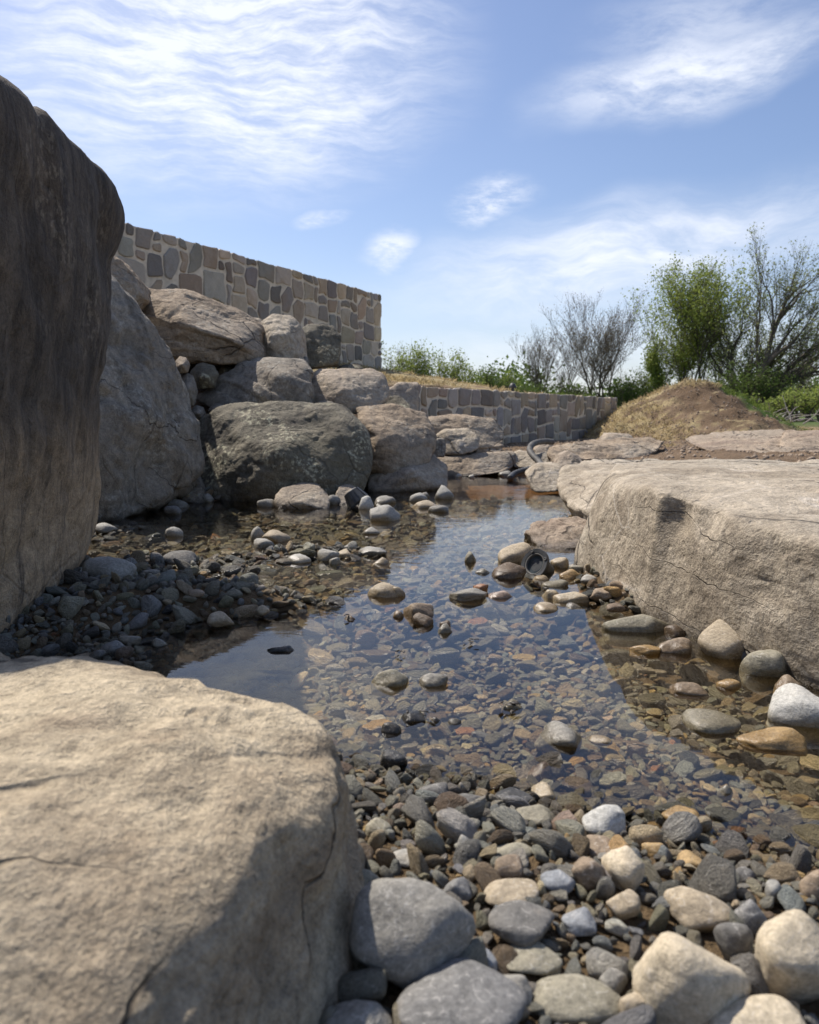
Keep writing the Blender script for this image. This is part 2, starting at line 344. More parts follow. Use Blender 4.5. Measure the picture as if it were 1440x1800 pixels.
# ---------------------------------------------------------------- the ground
POND = [(-1.05, -0.6), (-1.05, 1.7), (-1.15, 2.6), (-1.42, 3.4), (-1.3, 4.2), (-0.35, 4.8), (-0.1, 5.7), (0.3, 6.3), (0.9, 6.5),
        (1.3, 6.5), (1.2, 5.4), (1.1, 4.2), (0.95, 3.2), (0.9, 2.5), (1.0, 1.8), (1.15, 1.3), (1.5, 0.8), (1.5, -0.6)]
W2A, W2B = np.array([-0.05, 8.0]), np.array([4.05, 15.1]); W2L = float(np.linalg.norm(W2B-W2A)); W2D = (W2B-W2A)/W2L; W2N = np.array([-W2D[1], W2D[0]])
def pond_sd(x, y):
    """distance to the pond's edge, positive outside"""
    d = np.full(x.shape, 1e9); ins = np.zeros(x.shape, bool); n = len(POND)
    for i in range(n):
        ax, ay = POND[i]; bx, by = POND[(i+1) % n]
        ex, ey = bx-ax, by-ay; t = np.clip(((x-ax)*ex+(y-ay)*ey)/(ex*ex+ey*ey), 0, 1)
        d = np.minimum(d, np.hypot(x-ax-t*ex, y-ay-t*ey))
        c = ((ay > y) != (by > y)) & (x < (bx-ax)*(y-ay)/((by-ay) if by != ay else 1e-9)+ax); ins ^= c
    return np.where(ins, -d, d)
SHOALS = [(-0.92, 1.9, 0.42, 0.5, 0.125), (-0.42, 1.98, 0.24, 0.14, 0.068), (-0.27, 2.72, 0.32, 0.18, 0.058), (0.04, 1.93, 0.14, 0.10, 0.035), (-0.62, 2.55, 0.5, 0.32, 0.034), (0.55, 1.95, 0.1, 0.1, 0.03),
          (0.68, 2.2, 0.19, 0.33, 0.125), (0.86, 1.5, 0.14, 0.3, 0.075), (-1.28, 3.2, 0.3, 0.5, 0.06), (-0.55, 1.45, 0.12, 0.12, 0.03), (0.35, 2.62, 0.15, 0.12, 0.02),
          (-0.12, 1.17, 0.10, 0.06, 0.035)]
def bed(x, y):
    ys = 0.99-0.30*x
    near = np.clip((ys-y)*0.17, -0.07, 0.035)
    z = np.full(x.shape, -0.062)-0.05*smooth(y, 2.9, 4.2)
    for (cx, cy, sx_, sy_, a) in SHOALS: z = z+a*np.exp(-((x-cx)/sx_)**2-((y-cy)/sy_)**2)
    z = np.maximum(z, near)
    z = z+0.012*fbm2(x, y, 3.3, 3, 5)
    return z
def terrain(x, y):
    sdp = pond_sd(x, y); n1 = fbm2(x, y, 0.9, 5, 3); n2 = fbm2(x, y, 5.0, 4, 9)
    s2 = (x-W2A[0])*W2N[0]+(y-W2A[1])*W2N[1]; t2 = (x-W2A[0])*W2D[0]+(y-W2A[1])*W2D[1]
    z = bed(x, y)
    s = np.maximum(sdp, 0)
    left = np.interp(s, [0, 0.35, 0.9, 1.6, 3, 6], [0.02, 0.2, 0.55, 0.85, 1.05, 1.24])
    right = np.interp(s, [0, 0.3, 1.0, 3.0], [0.01, 0.1, 0.2, 0.22])
    right = right*(1-smooth(y, 5.8, 8.5))+(0.07+0.12*smooth(y, 9.5, 16)*smooth(x, 2.5, 4.5)*(1-smooth(x, 8, 10)))*smooth(y, 5.8, 8.5)
    flat = np.interp(s, [0, 0.4, 2, 8], [0.01, 0.04, 0.05, 0.05])
    behind = 0.74+0.17*np.clip(s2, 0, 3.2)*(1-0.9*smooth(t2, 3.6, 6.5))
    behind = np.minimum(behind, 1.3)
    wl = smooth(-x, 0.0, 0.5)*(1-smooth(y, 6.0, 6.8))+(1-smooth(x, -0.6, 0.3))*smooth(y, 6.0, 6.8)
    wl = np.where(y < 4.3, (x < -0.2).astype(float), wl); wl = np.where((y >= 4.3) & (y < 6.3), 1-smooth(x-(-0.1+(y-4.6)*0.6), 0.1, 0.6), wl)
    out = left*wl+np.where(x > 0.6, right, flat)*(1-wl)
    wb = smooth(s2, 0.10, 0.26)*smooth(t2, -0.9, 0.0)*(1-smooth(t2, W2L-0.05, W2L+0.5))
    out = out*(1-wb)+behind*wb
    far = 1-smooth(y, 19, 26)
    base_far = 0.18
    # earth mound at the far end of the low wall
    rx = x-4.95; ry = y-14.0
    sxm = np.where(rx < 0, 2.15, 1.85); sym = np.where(ry < 0, 3.3, 2.6)
    rad = ((np.abs(rx)/sxm)**1.7+(np.abs(ry)/sym)**1.9)**(1/1.7)*(1+0.10*fbm2(x, y, 0.7, 3, 77))
    mound = 1.06*np.clip(1-np.maximum(rad-0.02, 0), 0, 1)**0.85 + (0.05*n1 + 0.03*n2)*smooth(1.1-rad, 0, 0.2)
    shoulder = 0.86*np.exp(-((x-3.2)/1.9)**2-((y-17.6)/2.0)**2)
    mo = np.maximum(mound, shoulder)
    z = np.where(sdp > 0, out, z)
    k = smooth(sdp, 0.0, 0.25)
    z = z*k+np.where(sdp <= 0, z, bed(x, y)*0.3)*(1-k)
    z = np.where(sdp > 0, np.maximum(z, 0.0+0.05*k), z)
    z = z*far+base_far*(1-far); z = np.where(y > 10.0, np.maximum(z, mo*smooth(y, 10.0, 11.0)), z)
    z = z+0.05*fbm2(x, y, 2.6, 4, 55, ridged=True)*smooth(mo, 0.15, 0.6)*smooth(y, 10.0, 11)*(ry < 0.4)*smooth(rx, -0.9, 0.2); z = z+0.018*n2*smooth(sdp, 0.1, 0.5)+0.03*n1*smooth(sdp, 0.6, 2)
    return z, sdp, s2, t2, mo
def axis(lo, hi, step, far, n):
    core = np.arange(lo, hi+1e-6, step); g = np.geomspace(step*1.3, far, n)
    return np.concatenate([(lo-np.cumsum(np.diff(np.concatenate([[0], g]))))[::-1], core, hi+np.cumsum(np.diff(np.concatenate([[0], g])))])
gx = axis(-5.2, 9.0, 0.055, 900, 46); gy = np.concatenate([np.linspace(-60, -1.2, 14), np.arange(-1.0, 7.4, 0.05), np.arange(7.4, 19.5, 0.065), 19.5+np.cumsum(np.geomspace(0.08, 120, 48))])
X, Y = np.meshgrid(gx, gy); xf, yf = X.ravel(), Y.ravel()
z, sdp, s2, t2, mo = terrain(xf, yf)
nx_, ny_ = len(gx), len(gy); ii = np.arange(nx_*ny_).reshape(ny_, nx_)
gf = np.stack([ii[:-1, :-1].ravel(), ii[:-1, 1:].ravel(), ii[1:, 1:].ravel(), ii[1:, :-1].ravel()], 1)
gco = np.stack([xf, yf, z], 1)
nzf = fbm2(xf, yf, 1.4, 5, 21); nz2 = fbm2(xf, yf, 6.5, 4, 31)
soil = np.array([0.235, 0.165, 0.105]); straw = np.array([0.46, 0.37, 0.20]); grass = np.array([0.085, 0.135, 0.030]); scarp = np.array([0.175, 0.12, 0.075]); silt = np.array([0.20, 0.14, 0.078]); orange = np.array([0.36, 0.18, 0.07]); meadow = np.array([0.10, 0.14, 0.045])
def lerp(a, b, k): return a*(1-k[:, None])+b*k[:, None]
c = np.repeat(soil[None], len(xf), 0)*(1+0.25*nz2[:, None])
gyy, gxx = np.gradient(z.reshape(ny_, nx_), gy, gx); slope = np.hypot(gxx, gyy).ravel()
on_m = smooth(mo, 0.05, 0.3)*smooth(yf, 10.0, 11.2)
c = lerp(c, straw*0.9, smooth(yf+nzf, 9.5, 13)*smooth(xf, 2.0, 3.5)*(1-smooth(xf, 8.5, 10))*smooth(nz2+nzf*0.6, -0.4, 0.9))
c = lerp(c, straw*(1), on_m*smooth(nz2+nzf*0.6, -0.6, 0.5))
sc_ = on_m*smooth(xf+0.35*nzf, 4.1, 4.5)*smooth(-(yf-13.9)+0.25*nzf, 0.0, 0.3)*smooth(slope, 0.15, 0.3)*smooth(1.03-z+0.05*nz2, 0, 0.1)*smooth(z, 0.15, 0.4)
c = lerp(c, scarp*1.0, np.clip(sc_, 0, 1))
gr = on_m*np.maximum(smooth(xf-5.0-0.32*(14-yf)+0.2*nzf, 0.0, 0.25), 0.75*smooth(-xf+0.8*nzf, -3.6, -2.6)*smooth(z, 0.5, 0.8)*smooth(nzf+nz2*0.5, -0.5, 0.6))
c = lerp(c, grass, np.clip(gr, 0, 1)*smooth(nz2, -1.2, 0.2))
bh = smooth(s2, 0.2, 0.45)*smooth(yf, 7.5, 9)
c = lerp(c, lerp(np.repeat(straw[None]*0.92, len(xf), 0), soil*1.2, smooth(nz2+nzf, 0.1, 0.9)), bh*(1-on_m))
c = lerp(c, grass, bh*smooth(t2+nzf, 5.5, 8)*0.8)
c = lerp(c, meadow, smooth(yf, 19, 24))
und = smooth(-sdp, -0.05, 0.12)
bc = lerp(np.repeat(silt[None], len(xf), 0), orange, smooth(yf+0.4*nzf+0.5*xf, 4.6, 6.0))
c = lerp(c, bc, und); c = np.clip(c, 0.01, 0.9)
gme = mesh_np('ground', gco, gf)
ca = gme.color_attributes.new('soil', 'FLOAT_COLOR', 'POINT'); ca.data.foreach_set('color', np.concatenate([c, np.ones((len(c), 1))], 1).astype(np.float32).ravel())
m, t, b, out = new_mat('soil_and_grass'); va = t.n('ShaderNodeVertexColor', layer_name='soil'); g = t.n('ShaderNodeNewGeometry').outputs['Position']
n = t.noise(g, 38, 6, 0.7); n2 = t.noise(g, 9, 5, 0.6)
k = t.math('ADD', 0.45, t.math('ADD', t.math('MULTIPLY', n, 0.7), t.math('MULTIPLY', n2, 0.4))); kk = t.n('ShaderNodeCombineColor'); [t.l(k, kk.inputs[i]) for i in range(3)]
t.l(t.mix(1.0, va.outputs[0], kk.outputs[0], 'MULTIPLY'), b.inputs['Base Color']); b.inputs['Roughness'].default_value = 0.95; b.inputs['Specular IOR Level'].default_value = 0.15
bp = t.n('ShaderNodeBump'); bp.inputs['Distance'].default_value = 0.05; t.l(t.math('ADD', n, n2), bp.inputs['Height']); t.l(bp.outputs[0], b.inputs['Normal'])
gme.materials.append(m); tag(link('ground', gme), kind='structure')

# ---------------------------------------------------------------- water
m, t, b, out = new_mat('clear_shallow_water'); t.t.nodes.remove(b)
g = t.n('ShaderNodeNewGeometry').outputs['Position']
r1 = t.noise(t.mapping(g, scale=(1, 2.2, 1)), 9, 3, 0.55, 0.6); r2 = t.noise(t.mapping(g, scale=(1, 1.8, 1)), 34, 2, 0.5)
calm = t.math('ADD', 0.25, t.sstep(t.noise(g, 1.1, 2), 0.42, 0.66))
sp = t.n('ShaderNodeSeparateXYZ'); t.l(g, sp.inputs[0])
calm = t.math('MULTIPLY', calm, t.math('ADD', 0.25, t.sstep(sp.outputs[1], 1.5, 3.0)))
bp = t.n('ShaderNodeBump'); bp.inputs['Distance'].default_value = 0.0045; bp.inputs['Strength'].default_value = 0.3
t.l(t.math('MULTIPLY', t.math('ADD', r1, t.math('MULTIPLY', r2, 0.22)), calm), bp.inputs['Height'])
tr = t.n('ShaderNodeBsdfTransparent'); tr.inputs[0].default_value = (0.97, 0.95, 0.89, 1)
gl = t.n('ShaderNodeBsdfGlossy'); gl.inputs['Roughness'].default_value = 0.0; t.l(bp.outputs[0], gl.inputs['Normal'])
fr = t.n('ShaderNodeFresnel'); fr.inputs['IOR'].default_value = 1.5; t.l(bp.outputs[0], fr.inputs['Normal'])
mx = t.n('ShaderNodeMixShader'); t.l(fr.outputs[0], mx.inputs[0]); t.l(tr.outputs[0], mx.inputs[1]); t.l(gl.outputs[0], mx.inputs[2]); t.l(mx.outputs[0], out.inputs[0])
wv_ = [(-1.9, -0.9, 0), (1.9, -0.9, 0), (1.9, 6.9, 0), (-1.9, 6.9, 0)]
tag(link('water', mesh_np('water', wv_, [(0, 1, 2, 3)], m, False)), kind='structure')

# ---------------------------------------------------------------- boulders
BVH_ROCKS = []
def poly_planes(pts):
    bm = bmesh.new(); [bm.verts.new(p) for p in pts]; bmesh.ops.convex_hull(bm, input=bm.verts); bm.normal_update()
    pl = []
    for f in bm.faces:
        n = f.normal.copy(); d = n.dot(f.calc_center_median())
        if f.calc_area() < 1e-7: continue
        if not any(n.dot(q[0]) > 0.994 and abs(d-q[1]) < 0.02 for q in pl): pl.append((n, d))
    bm.free(); return np.array([p[0][:] for p in pl]), np.array([p[1] for p in pl])
def rock(label, mat, pts, name='boulder', cat='boulder', p=13, sub=6, rough=1.0, strata=None, seed=0, dents=(), lumps=1.0, group=None, cuts=9, cut_lo=0.88):
    P = np.array([q[:] for q in pts]); mn, mxx = P.min(0), P.max(0); cen = (mn+mxx)/2; S = (mxx-mn)/2*1.0; size = float(np.cbrt(np.prod(S)))
    N, D = poly_planes(pts); D = D-N@cen
    rc = np.random.default_rng(seed+1000); NC = rc.normal(0, 1, (cuts, 3))/S; NC /= np.linalg.norm(NC, axis=1)[:, None]
    N = np.concatenate([N, NC]); D = np.concatenate([D, ((P-cen)@NC.T).max(0)*rc.uniform(cut_lo, 0.97, cuts)]); D = np.maximum(D, size*0.05)
    u, f = ico(sub); dr = u*S
    p = max(p*2.6, 30); q = np.maximum(dr@N.T/D, 0); r = 1/np.power(np.power(q, p).sum(1), 1/p)
    co = cen+dr*r[:, None]*(1.03 if cuts == 0 else 1.065)
    vn = vnormals(co, f)
    wp = co+0.10*size*np.stack([fbm(co/size*1.1+k*7.7, 3, seed+k) for k in range(3)], 1)
    d = 0.022*size*lumps*fbm(co/size*1.35+seed, 3, seed+3)
    d += 0.030*size*rough*fbm(wp/size*3.3, 5, seed+5, 0.55)
    d -= 0.030*size*rough*np.maximum(fbm(wp/size*2.1+9, 4, seed+8, 0.5, ridged=True)-0.55, 0)*1.4
    if strata:
        ax, fr_, amp = strata; ax = np.array(ax, float); ax /= np.linalg.norm(ax)
        tt = (wp@ax)*fr_+0.5*fbm(co*1.7, 3, seed+2); fl = np.floor(tt); fr2 = tt-fl
        hh = _hash(fl, fl*0, fl*0, seed+40); h2 = _hash(fl+1, fl*0, fl*0, seed+40)
        side = 1-np.abs(vn@ax)**2
        d += 1.4*amp*side*(hh+(h2-hh)*smooth(fr2, 0.78, 1.0)-0.35*np.exp(-((fr2-0.98)/0.06)**2))
    co = co+vn*d[:, None]
    for (px, py, DD, rad, dep) in dents:
        c0 = np.array(W(px, py, DD)[:]); k = np.exp(-(((co-c0)**2).sum(1))/(rad*rad)); dirn = cen-c0; dirn /= np.linalg.norm(dirn); co = co+dirn*(dep*k)[:, None]
    base = np.array([cen[0], cen[1], max(mn[2], -0.05)])
    me = mesh_np(name, co-base, f, ROCK[mat] if isinstance(mat, str) else mat)
    o = link(name, me, loc=tuple(base)); tag(o, label, cat, group)
    if sub >= 5: BVH_ROCKS.append(BVHTree.FromPolygons([Vector(v) for v in co[:]] if sub <= 5 else [Vector(v) for v in (cen+ (ico(5)[0]*S)*(1/np.power(np.power(np.maximum((ico(5)[0]*S)@N.T/D, 0), p).sum(1), 1/p))[:, None])], ico(5)[1].tolist()))
    return o
def wp(l): return [W(*a) for a in l]
def prism(front, dback, shrink=0.12, lift=0.0):
    """front outline points (px,py,depth) and the same outline deeper in, a little smaller"""
    fr_ = wp(front); c = sum(fr_, Vector())/len(fr_); o = list(fr_)
    for q in fr_:
        v = c+(q-c)*(1-shrink); r = (v-Vector((0, 0, CAM_H))); r.normalize(); o.append(v+Vector((r.x*0.5, 1, 0)).normalized()*dback+Vector((0, 0, lift)))
    return o

# giant rock leaning in from the left
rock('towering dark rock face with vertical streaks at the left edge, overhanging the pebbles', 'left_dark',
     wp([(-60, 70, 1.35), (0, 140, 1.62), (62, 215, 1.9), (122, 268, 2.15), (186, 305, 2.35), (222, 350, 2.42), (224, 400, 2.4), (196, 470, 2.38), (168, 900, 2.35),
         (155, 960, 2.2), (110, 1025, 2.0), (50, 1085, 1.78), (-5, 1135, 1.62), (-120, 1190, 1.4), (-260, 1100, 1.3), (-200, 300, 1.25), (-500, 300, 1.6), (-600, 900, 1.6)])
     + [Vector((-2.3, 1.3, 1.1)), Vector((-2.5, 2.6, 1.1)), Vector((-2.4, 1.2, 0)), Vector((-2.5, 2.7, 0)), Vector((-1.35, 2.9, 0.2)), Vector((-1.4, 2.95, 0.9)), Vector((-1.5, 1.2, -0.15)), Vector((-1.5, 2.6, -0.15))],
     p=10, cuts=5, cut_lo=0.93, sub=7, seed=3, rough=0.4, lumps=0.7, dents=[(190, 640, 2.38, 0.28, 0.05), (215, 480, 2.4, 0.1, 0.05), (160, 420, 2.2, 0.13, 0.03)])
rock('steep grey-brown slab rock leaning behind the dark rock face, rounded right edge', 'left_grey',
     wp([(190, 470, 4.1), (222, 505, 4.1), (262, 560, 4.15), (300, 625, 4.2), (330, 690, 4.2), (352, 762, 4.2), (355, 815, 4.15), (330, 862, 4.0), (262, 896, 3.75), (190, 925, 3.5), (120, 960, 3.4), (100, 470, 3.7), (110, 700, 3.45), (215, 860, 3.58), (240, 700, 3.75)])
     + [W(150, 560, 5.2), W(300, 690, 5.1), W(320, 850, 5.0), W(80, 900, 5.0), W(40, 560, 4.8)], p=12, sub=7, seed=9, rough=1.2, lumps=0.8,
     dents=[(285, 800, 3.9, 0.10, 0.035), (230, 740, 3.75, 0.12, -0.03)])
rock('largest dark mossy boulder at the waterline, squat with a broad rounded top', 'dark',
     prism([(350, 735, 4.7), (400, 712, 4.75), (520, 708, 4.75), (610, 716, 4.75), (643, 752, 4.6), (652, 830, 4.5), (625, 885, 4.4), (520, 905, 4.35), (380, 900, 4.35), (345, 850, 4.5), (480, 790, 4.3), (420, 860, 4.28), (560, 850, 4.3)], 0.8), p=11, sub=7, seed=14, rough=0.75, lumps=0.6, cut_lo=0.9,
     dents=[(400, 870, 4.3, 0.12, 0.04), (560, 770, 4.4, 0.08, 0.03)])
rock('brown rounded boulder right of the mossy boulder in the lowest row', 'brown',
     prism([(628, 718, 5.2), (690, 712, 5.3), (745, 728, 5.3), (765, 760, 5.2), (755, 815, 5.05), (700, 845, 4.95), (640, 840, 4.95), (670, 770, 4.9)], 0.8), p=9, sub=6, seed=21, rough=0.6, strata=((0.2, 0.3, 1), 7, 0.008))
rock('low grey-pink boulder with a flat top lying at the far edge of the pool', 'pink',
     prism([(648, 835, 5.0), (690, 806, 5.1), (760, 800, 5.15), (786, 822, 5.1), (782, 858, 4.95), (700, 880, 4.85), (645, 872, 4.85), (720, 830, 4.85)], 0.5), p=9, sub=6, seed=25, dents=[(690, 850, 4.8, 0.06, 0.02)])
rock('long flat bedded slab at the far waterline, beneath the rounded block', 'brown',
     prism([(765, 806, 6.2), (830, 797, 6.3), (900, 795, 6.3), (908, 812, 6.2), (893, 830, 6.1), (820, 840, 6.0), (770, 842, 6.0)], 0.7), p=12, sub=6, seed=28, rough=0.6, strata=((-0.25, 0, 1), 14, 0.009))
rock('thin mossy ledge slab on top of the far rocks, touching the low wall', 'brown',
     prism([(748, 735, 6.7), (800, 729, 6.8), (868, 737, 6.8), (886, 760, 6.7), (880, 788, 6.6), (800, 790, 6.5), (752, 780, 6.5)], 0.8), p=12, sub=6, seed=31, rough=0.6, strata=((0, 0, 1), 12, 0.010))
rock('small rounded block with a dark pocket, under the mossy ledge slab', 'tan',
     prism([(764, 768, 6.35), (780, 756, 6.35), (825, 754, 6.4), (843, 770, 6.3), (840, 793, 6.25), (800, 800, 6.2), (772, 798, 6.25)], 0.3), p=8, sub=5, seed=33, dents=[(783, 775, 6.2, 0.05, 0.035)])
rock('small square grey stone wedged left of the rounded block', 'left_grey',
     prism([(746, 785, 5.9), (757, 772, 5.9), (780, 771, 5.95), (784, 788, 5.9), (780, 804, 5.85), (748, 804, 5.85)], 0.25), p=14, sub=5, seed=35)
rock('dark wedge stone under the right end of the mossy ledge slab', 'brown',
     prism([(838, 776, 6.6), (880, 786, 6.6), (888, 806, 6.5), (836, 806, 6.5)], 0.3), p=14, sub=5, seed=36)
rock('smooth pinkish boulder with a flat top in the second row, under the tall wall end', 'pink',
     prism([(542, 668, 5.55), (560, 648, 5.65), (650, 646, 5.7), (675, 660, 5.65), (684, 700, 5.5), (660, 722, 5.35), (610, 728, 5.3), (550, 712, 5.35), (600, 680, 5.3)], 0.7), p=9, sub=6, seed=38, rough=0.8)
rock('wedge-shaped layered boulder pointing left, lying on the mossy boulder', 'left_grey',
     prism([(348, 698, 5.15), (400, 655, 5.2), (445, 628, 5.3), (530, 632, 5.3), (545, 650, 5.2), (546, 714, 5.0), (450, 722, 4.95), (370, 714, 5.05), (500, 660, 5.0)], 0.8), p=14, sub=6, seed=41, strata=((0.35, 0.2, 1), 12, 0.013), rough=0.6, lumps=0.6, cut_lo=0.93)
rock('longest brown bedded boulder in the top row, cracked along its layers', 'brown',
     prism([(243, 535, 5.4), (252, 508, 5.5), (340, 512, 5.6), (420, 545, 5.7), (460, 570, 5.7), (467, 605, 5.6), (455, 638, 5.4), (400, 640, 5.25), (300, 628, 5.15), (262, 590, 5.2), (330, 570, 5.1), (420, 600, 5.2)], 0.9), p=15, sub=7, seed=44, strata=((0.28, 0.15, 1), 9, 0.014), rough=0.6, lumps=0.6, cut_lo=0.93)
rock('upright tan block with a broken crest between the long boulder and the dark cube', 'tan',
     prism([(457, 570, 5.75), (475, 552, 5.8), (512, 552, 5.85), (532, 580, 5.8), (536, 636, 5.65), (500, 648, 5.55), (462, 632, 5.6), (480, 590, 5.5), (500, 590, 5.5)], 0.5), p=12, sub=6, seed=47, rough=0.9, cut_lo=0.92)
rock('dark squarish boulder standing against the tall stone wall', 'dark',
     prism([(527, 580, 6.3), (540, 571, 6.4), (585, 573, 6.4), (597, 590, 6.35), (594, 640, 6.2), (535, 648, 6.1)], 0.5), p=16, sub=5, seed=50, rough=1.2)
rock('brown broken rock peeking from behind the dark rock face, highest on the left', 'brown',
     prism([(185, 440, 4.9), (210, 452, 4.95), (238, 485, 5.0), (248, 518, 4.95), (215, 545, 4.8), (180, 520, 4.7)], 0.7), p=12, sub=6, seed=52, rough=1.0)
rock('weathered cut boulder at the near end of the low wall', 'pink',
     prism([(682, 684, 7.6), (700, 674, 7.7), (735, 673, 7.8), (735, 722, 7.6), (720, 742, 7.5), (690, 738, 7.5)], 0.6), p=16, sub=5, seed=54)
rock('dark stone deep in the gap right of the smooth pinkish boulder', 'dark', prism([(676, 700, 6.6), (700, 694, 6.6), (722, 712, 6.5), (720, 745, 6.3), (680, 745, 6.3)], 0.4), p=10, sub=5, seed=55)
rock('added dark rock standing in for shade in the gap between slab rock and mossy boulder', 'left_dark',  # dark backing added behind the fill stones so the gap shows as shade
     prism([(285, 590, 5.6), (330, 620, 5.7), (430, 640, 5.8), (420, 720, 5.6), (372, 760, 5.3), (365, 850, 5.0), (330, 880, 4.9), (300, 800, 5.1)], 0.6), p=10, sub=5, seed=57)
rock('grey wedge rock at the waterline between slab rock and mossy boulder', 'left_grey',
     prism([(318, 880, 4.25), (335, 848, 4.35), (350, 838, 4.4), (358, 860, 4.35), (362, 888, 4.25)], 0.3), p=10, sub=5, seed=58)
rock('pinkish boulder half out of the water in front of the mossy boulder', 'pink',
     prism([(480, 880, 4.05), (495, 860, 4.15), (530, 850, 4.2), (560, 856, 4.2), (578, 878, 4.1), (575, 900, 4.0), (485, 902, 4.0), (530, 880, 3.98)], 0.3), p=7, sub=5, seed=59, cut_lo=0.86)
rock('smooth pink-grey boulder with a humped top right of the half submerged pinkish one', 'pink',
     prism([(588, 876, 4.2), (598, 855, 4.3), (615, 853, 4.35), (636, 866, 4.3), (640, 884, 4.2), (620, 892, 4.15), (594, 892, 4.15)], 0.25), p=7, sub=5, seed=60, cut_lo=0.86)
# fill stones in the gaps of the rock pile
for (x0, y0, x1, y1, D, mt, lb) in [
    (306, 626, 334, 656, 4.75, 'pink', 'small round tan stone high in the gap under the long boulder'),
    (330, 638, 386, 684, 4.95, 'dark', 'dark round stone in the black gap above the wedge-shaped boulder'),
    (384, 640, 410, 662, 5.3, 'dark', 'small dark stone at the back of the gap under the long boulder'),
    (312, 655, 348, 715, 4.75, 'left_grey', 'tall smooth stone wedged beside the steep slab rock'),
    (334, 712, 362, 742, 4.7, 'left_grey', 'grey stone chip at the left shoulder of the mossy boulder'),
    (366, 708, 408, 730, 4.9, 'left_grey', 'pale angular stone on the left top of the mossy boulder'),
    (548, 704, 592, 724, 5.1, 'left_grey', 'low grey stone tucked below the smooth pinkish boulder'),
    (528, 626, 544, 650, 5.6, 'left_grey', 'small grey stone between the wedge boulder and the tan block'),
    (345, 742, 385, 800, 4.75, 'dark', 'black shaded stone behind the left end of the mossy boulder'),
    (590, 640, 640, 656, 6.4, 'dark', 'flat dark stone on the bank below the tall wall'),
    (436, 558, 462, 574, 5.9, 'tan', 'pale stone chip at the right crest of the long boulder')]:
    s_ = (D/F)*0.5
    rock(lb, mt, [W(x0+(x1-x0)*a, y0+(y1-y0)*b_, D+dd) for (a, b_, dd) in [(0.1, 0.3, 0.1), (0.4, 0, 0.12), (0.8, 0.08, 0.12), (1, 0.5, 0.1), (0.85, 0.95, 0.08), (0.3, 1, 0.08), (0, 0.7, 0.1), (0.5, 0.5, 0)]] +
         [W(x0+(x1-x0)*a, y0+(y1-y0)*b_, D+0.12+s_*(x1-x0)*1.2) for (a, b_) in [(0.2, 0.2), (0.8, 0.2), (0.8, 0.9), (0.2, 0.9)]], name='stone', cat='stone', p=8, sub=4, seed=int(x0+y0), rough=0.8, group='fill stones in the rock pile')

# right bank
rock('biggest pale boulder on the right bank, flat topped with a sharp vertical corner', 'tan',
     [Vector(v) for v in [(0.615, 1.86, 0.315), (0.585, 1.85, -0.08), (0.55, 2.57, -0.08), (0.55, 2.5, 0.05), (0.625, 2.32, 0.29), (0.80, 2.95, 0.30), (1.0, 3.3, 0.305), (1.8, 3.1, 0.30), (2.3, 2.4, 0.29), (0.95, 1.9, 0.325),
      (0.76, 1.37, 0.255), (0.78, 1.36, -0.08), (0.73, 1.38, 0.10), (1.05, 0.90, -0.08), (1.05, 0.92, 0.22), (1.9, 0.9, 0.22), (2.2, 1.0, -0.08), (2.3, 2.4, -0.08), (0.9, 3.0, -0.08), (1.8, 3.1, -0.08)]],
     p=20, cuts=0, sub=7, seed=61, rough=0.35, lumps=0.6, dents=[(1210, 910, 1.8, 0.055, 0.05), (1262, 905, 1.68, 0.05, 0.04), (1225, 985, 1.76, 0.05, 0.02)]+[(1163, 870+30*k_, 1.85, 0.03, -0.016) for k_ in range(8)])
rock('tan rounded boulder behind the biggest pale one, its edge over the water', 'tan',
     wp([(978, 840, 4.1), (990, 815, 4.3), (1060, 808, 4.5), (1180, 806, 4.6), (1240, 815, 4.4), (1020, 890, 3.5), (1060, 905, 3.3), (1120, 905, 3.2), (1180, 880, 3.3), (985, 862, 3.9), (1000, 880, 3.7)])
     + [W(1030, 900, 3.6)-Vector((0, 0, 0.12)), W(1200, 880, 3.5)-Vector((0, 0, 0.2)), W(1200, 850, 4.7)-Vector((0, 0, 0.2))], p=12, sub=6, seed=64, rough=0.8, lumps=0.7, strata=((-0.1, 0, 1), 12, 0.008))
rock('small pale boulder at the far right waterline, under the black hose', 'tan',
     prism([(927, 838, 4.9), (945, 820, 5.0), (985, 818, 5.05), (1000, 840, 4.9), (992, 862, 4.75), (940, 866, 4.75)], 0.45), p=8, sub=5, seed=66)
rock('long overhanging rock with a dark underside on the far right bank', 'brown',
     wp([(958, 800, 6.3), (968, 786, 6.4), (1050, 772, 6.8), (1140, 768, 7.0), (1165, 775, 6.9), (1150, 792, 6.5), (1080, 806, 6.2), (1000, 806, 6.1), (962, 818, 6.1), (975, 824, 6.1), (1130, 812, 6.3)]) +
     [W(1000, 790, 7.4), W(1150, 790, 7.6), W(1100, 815, 7.2)], p=14, sub=6, seed=68, rough=1.2, strata=((0, 0.2, 1), 14, 0.014), dents=[(1060, 800, 6.15, 0.12, 0.07), (1130, 796, 6.4, 0.1, 0.05)])
rock('pale angular stone in front of the overhanging rock', 'pink', prism([(976, 822, 5.4), (985, 800, 5.5), (1000, 793, 5.5), (1022, 805, 5.5), (1026, 825, 5.35), (1000, 835, 5.3)], 0.3), p=9, sub=5, seed=70)
rock('grey stone right behind the hose arch', 'pink', prism([(940, 790, 6.9), (955, 777, 7.0), (970, 776, 7.0), (978, 795, 6.9), (962, 806, 6.8), (944, 803, 6.8)], 0.3), p=9, sub=5, seed=71)
rock('low tan stone left of the hose arch by the low wall', 'tan', prism([(902, 800, 6.7), (915, 793, 6.8), (935, 796, 6.8), (946, 812, 6.6), (930, 825, 6.5), (905, 822, 6.5)], 0.35), p=9, sub=5, seed=72)
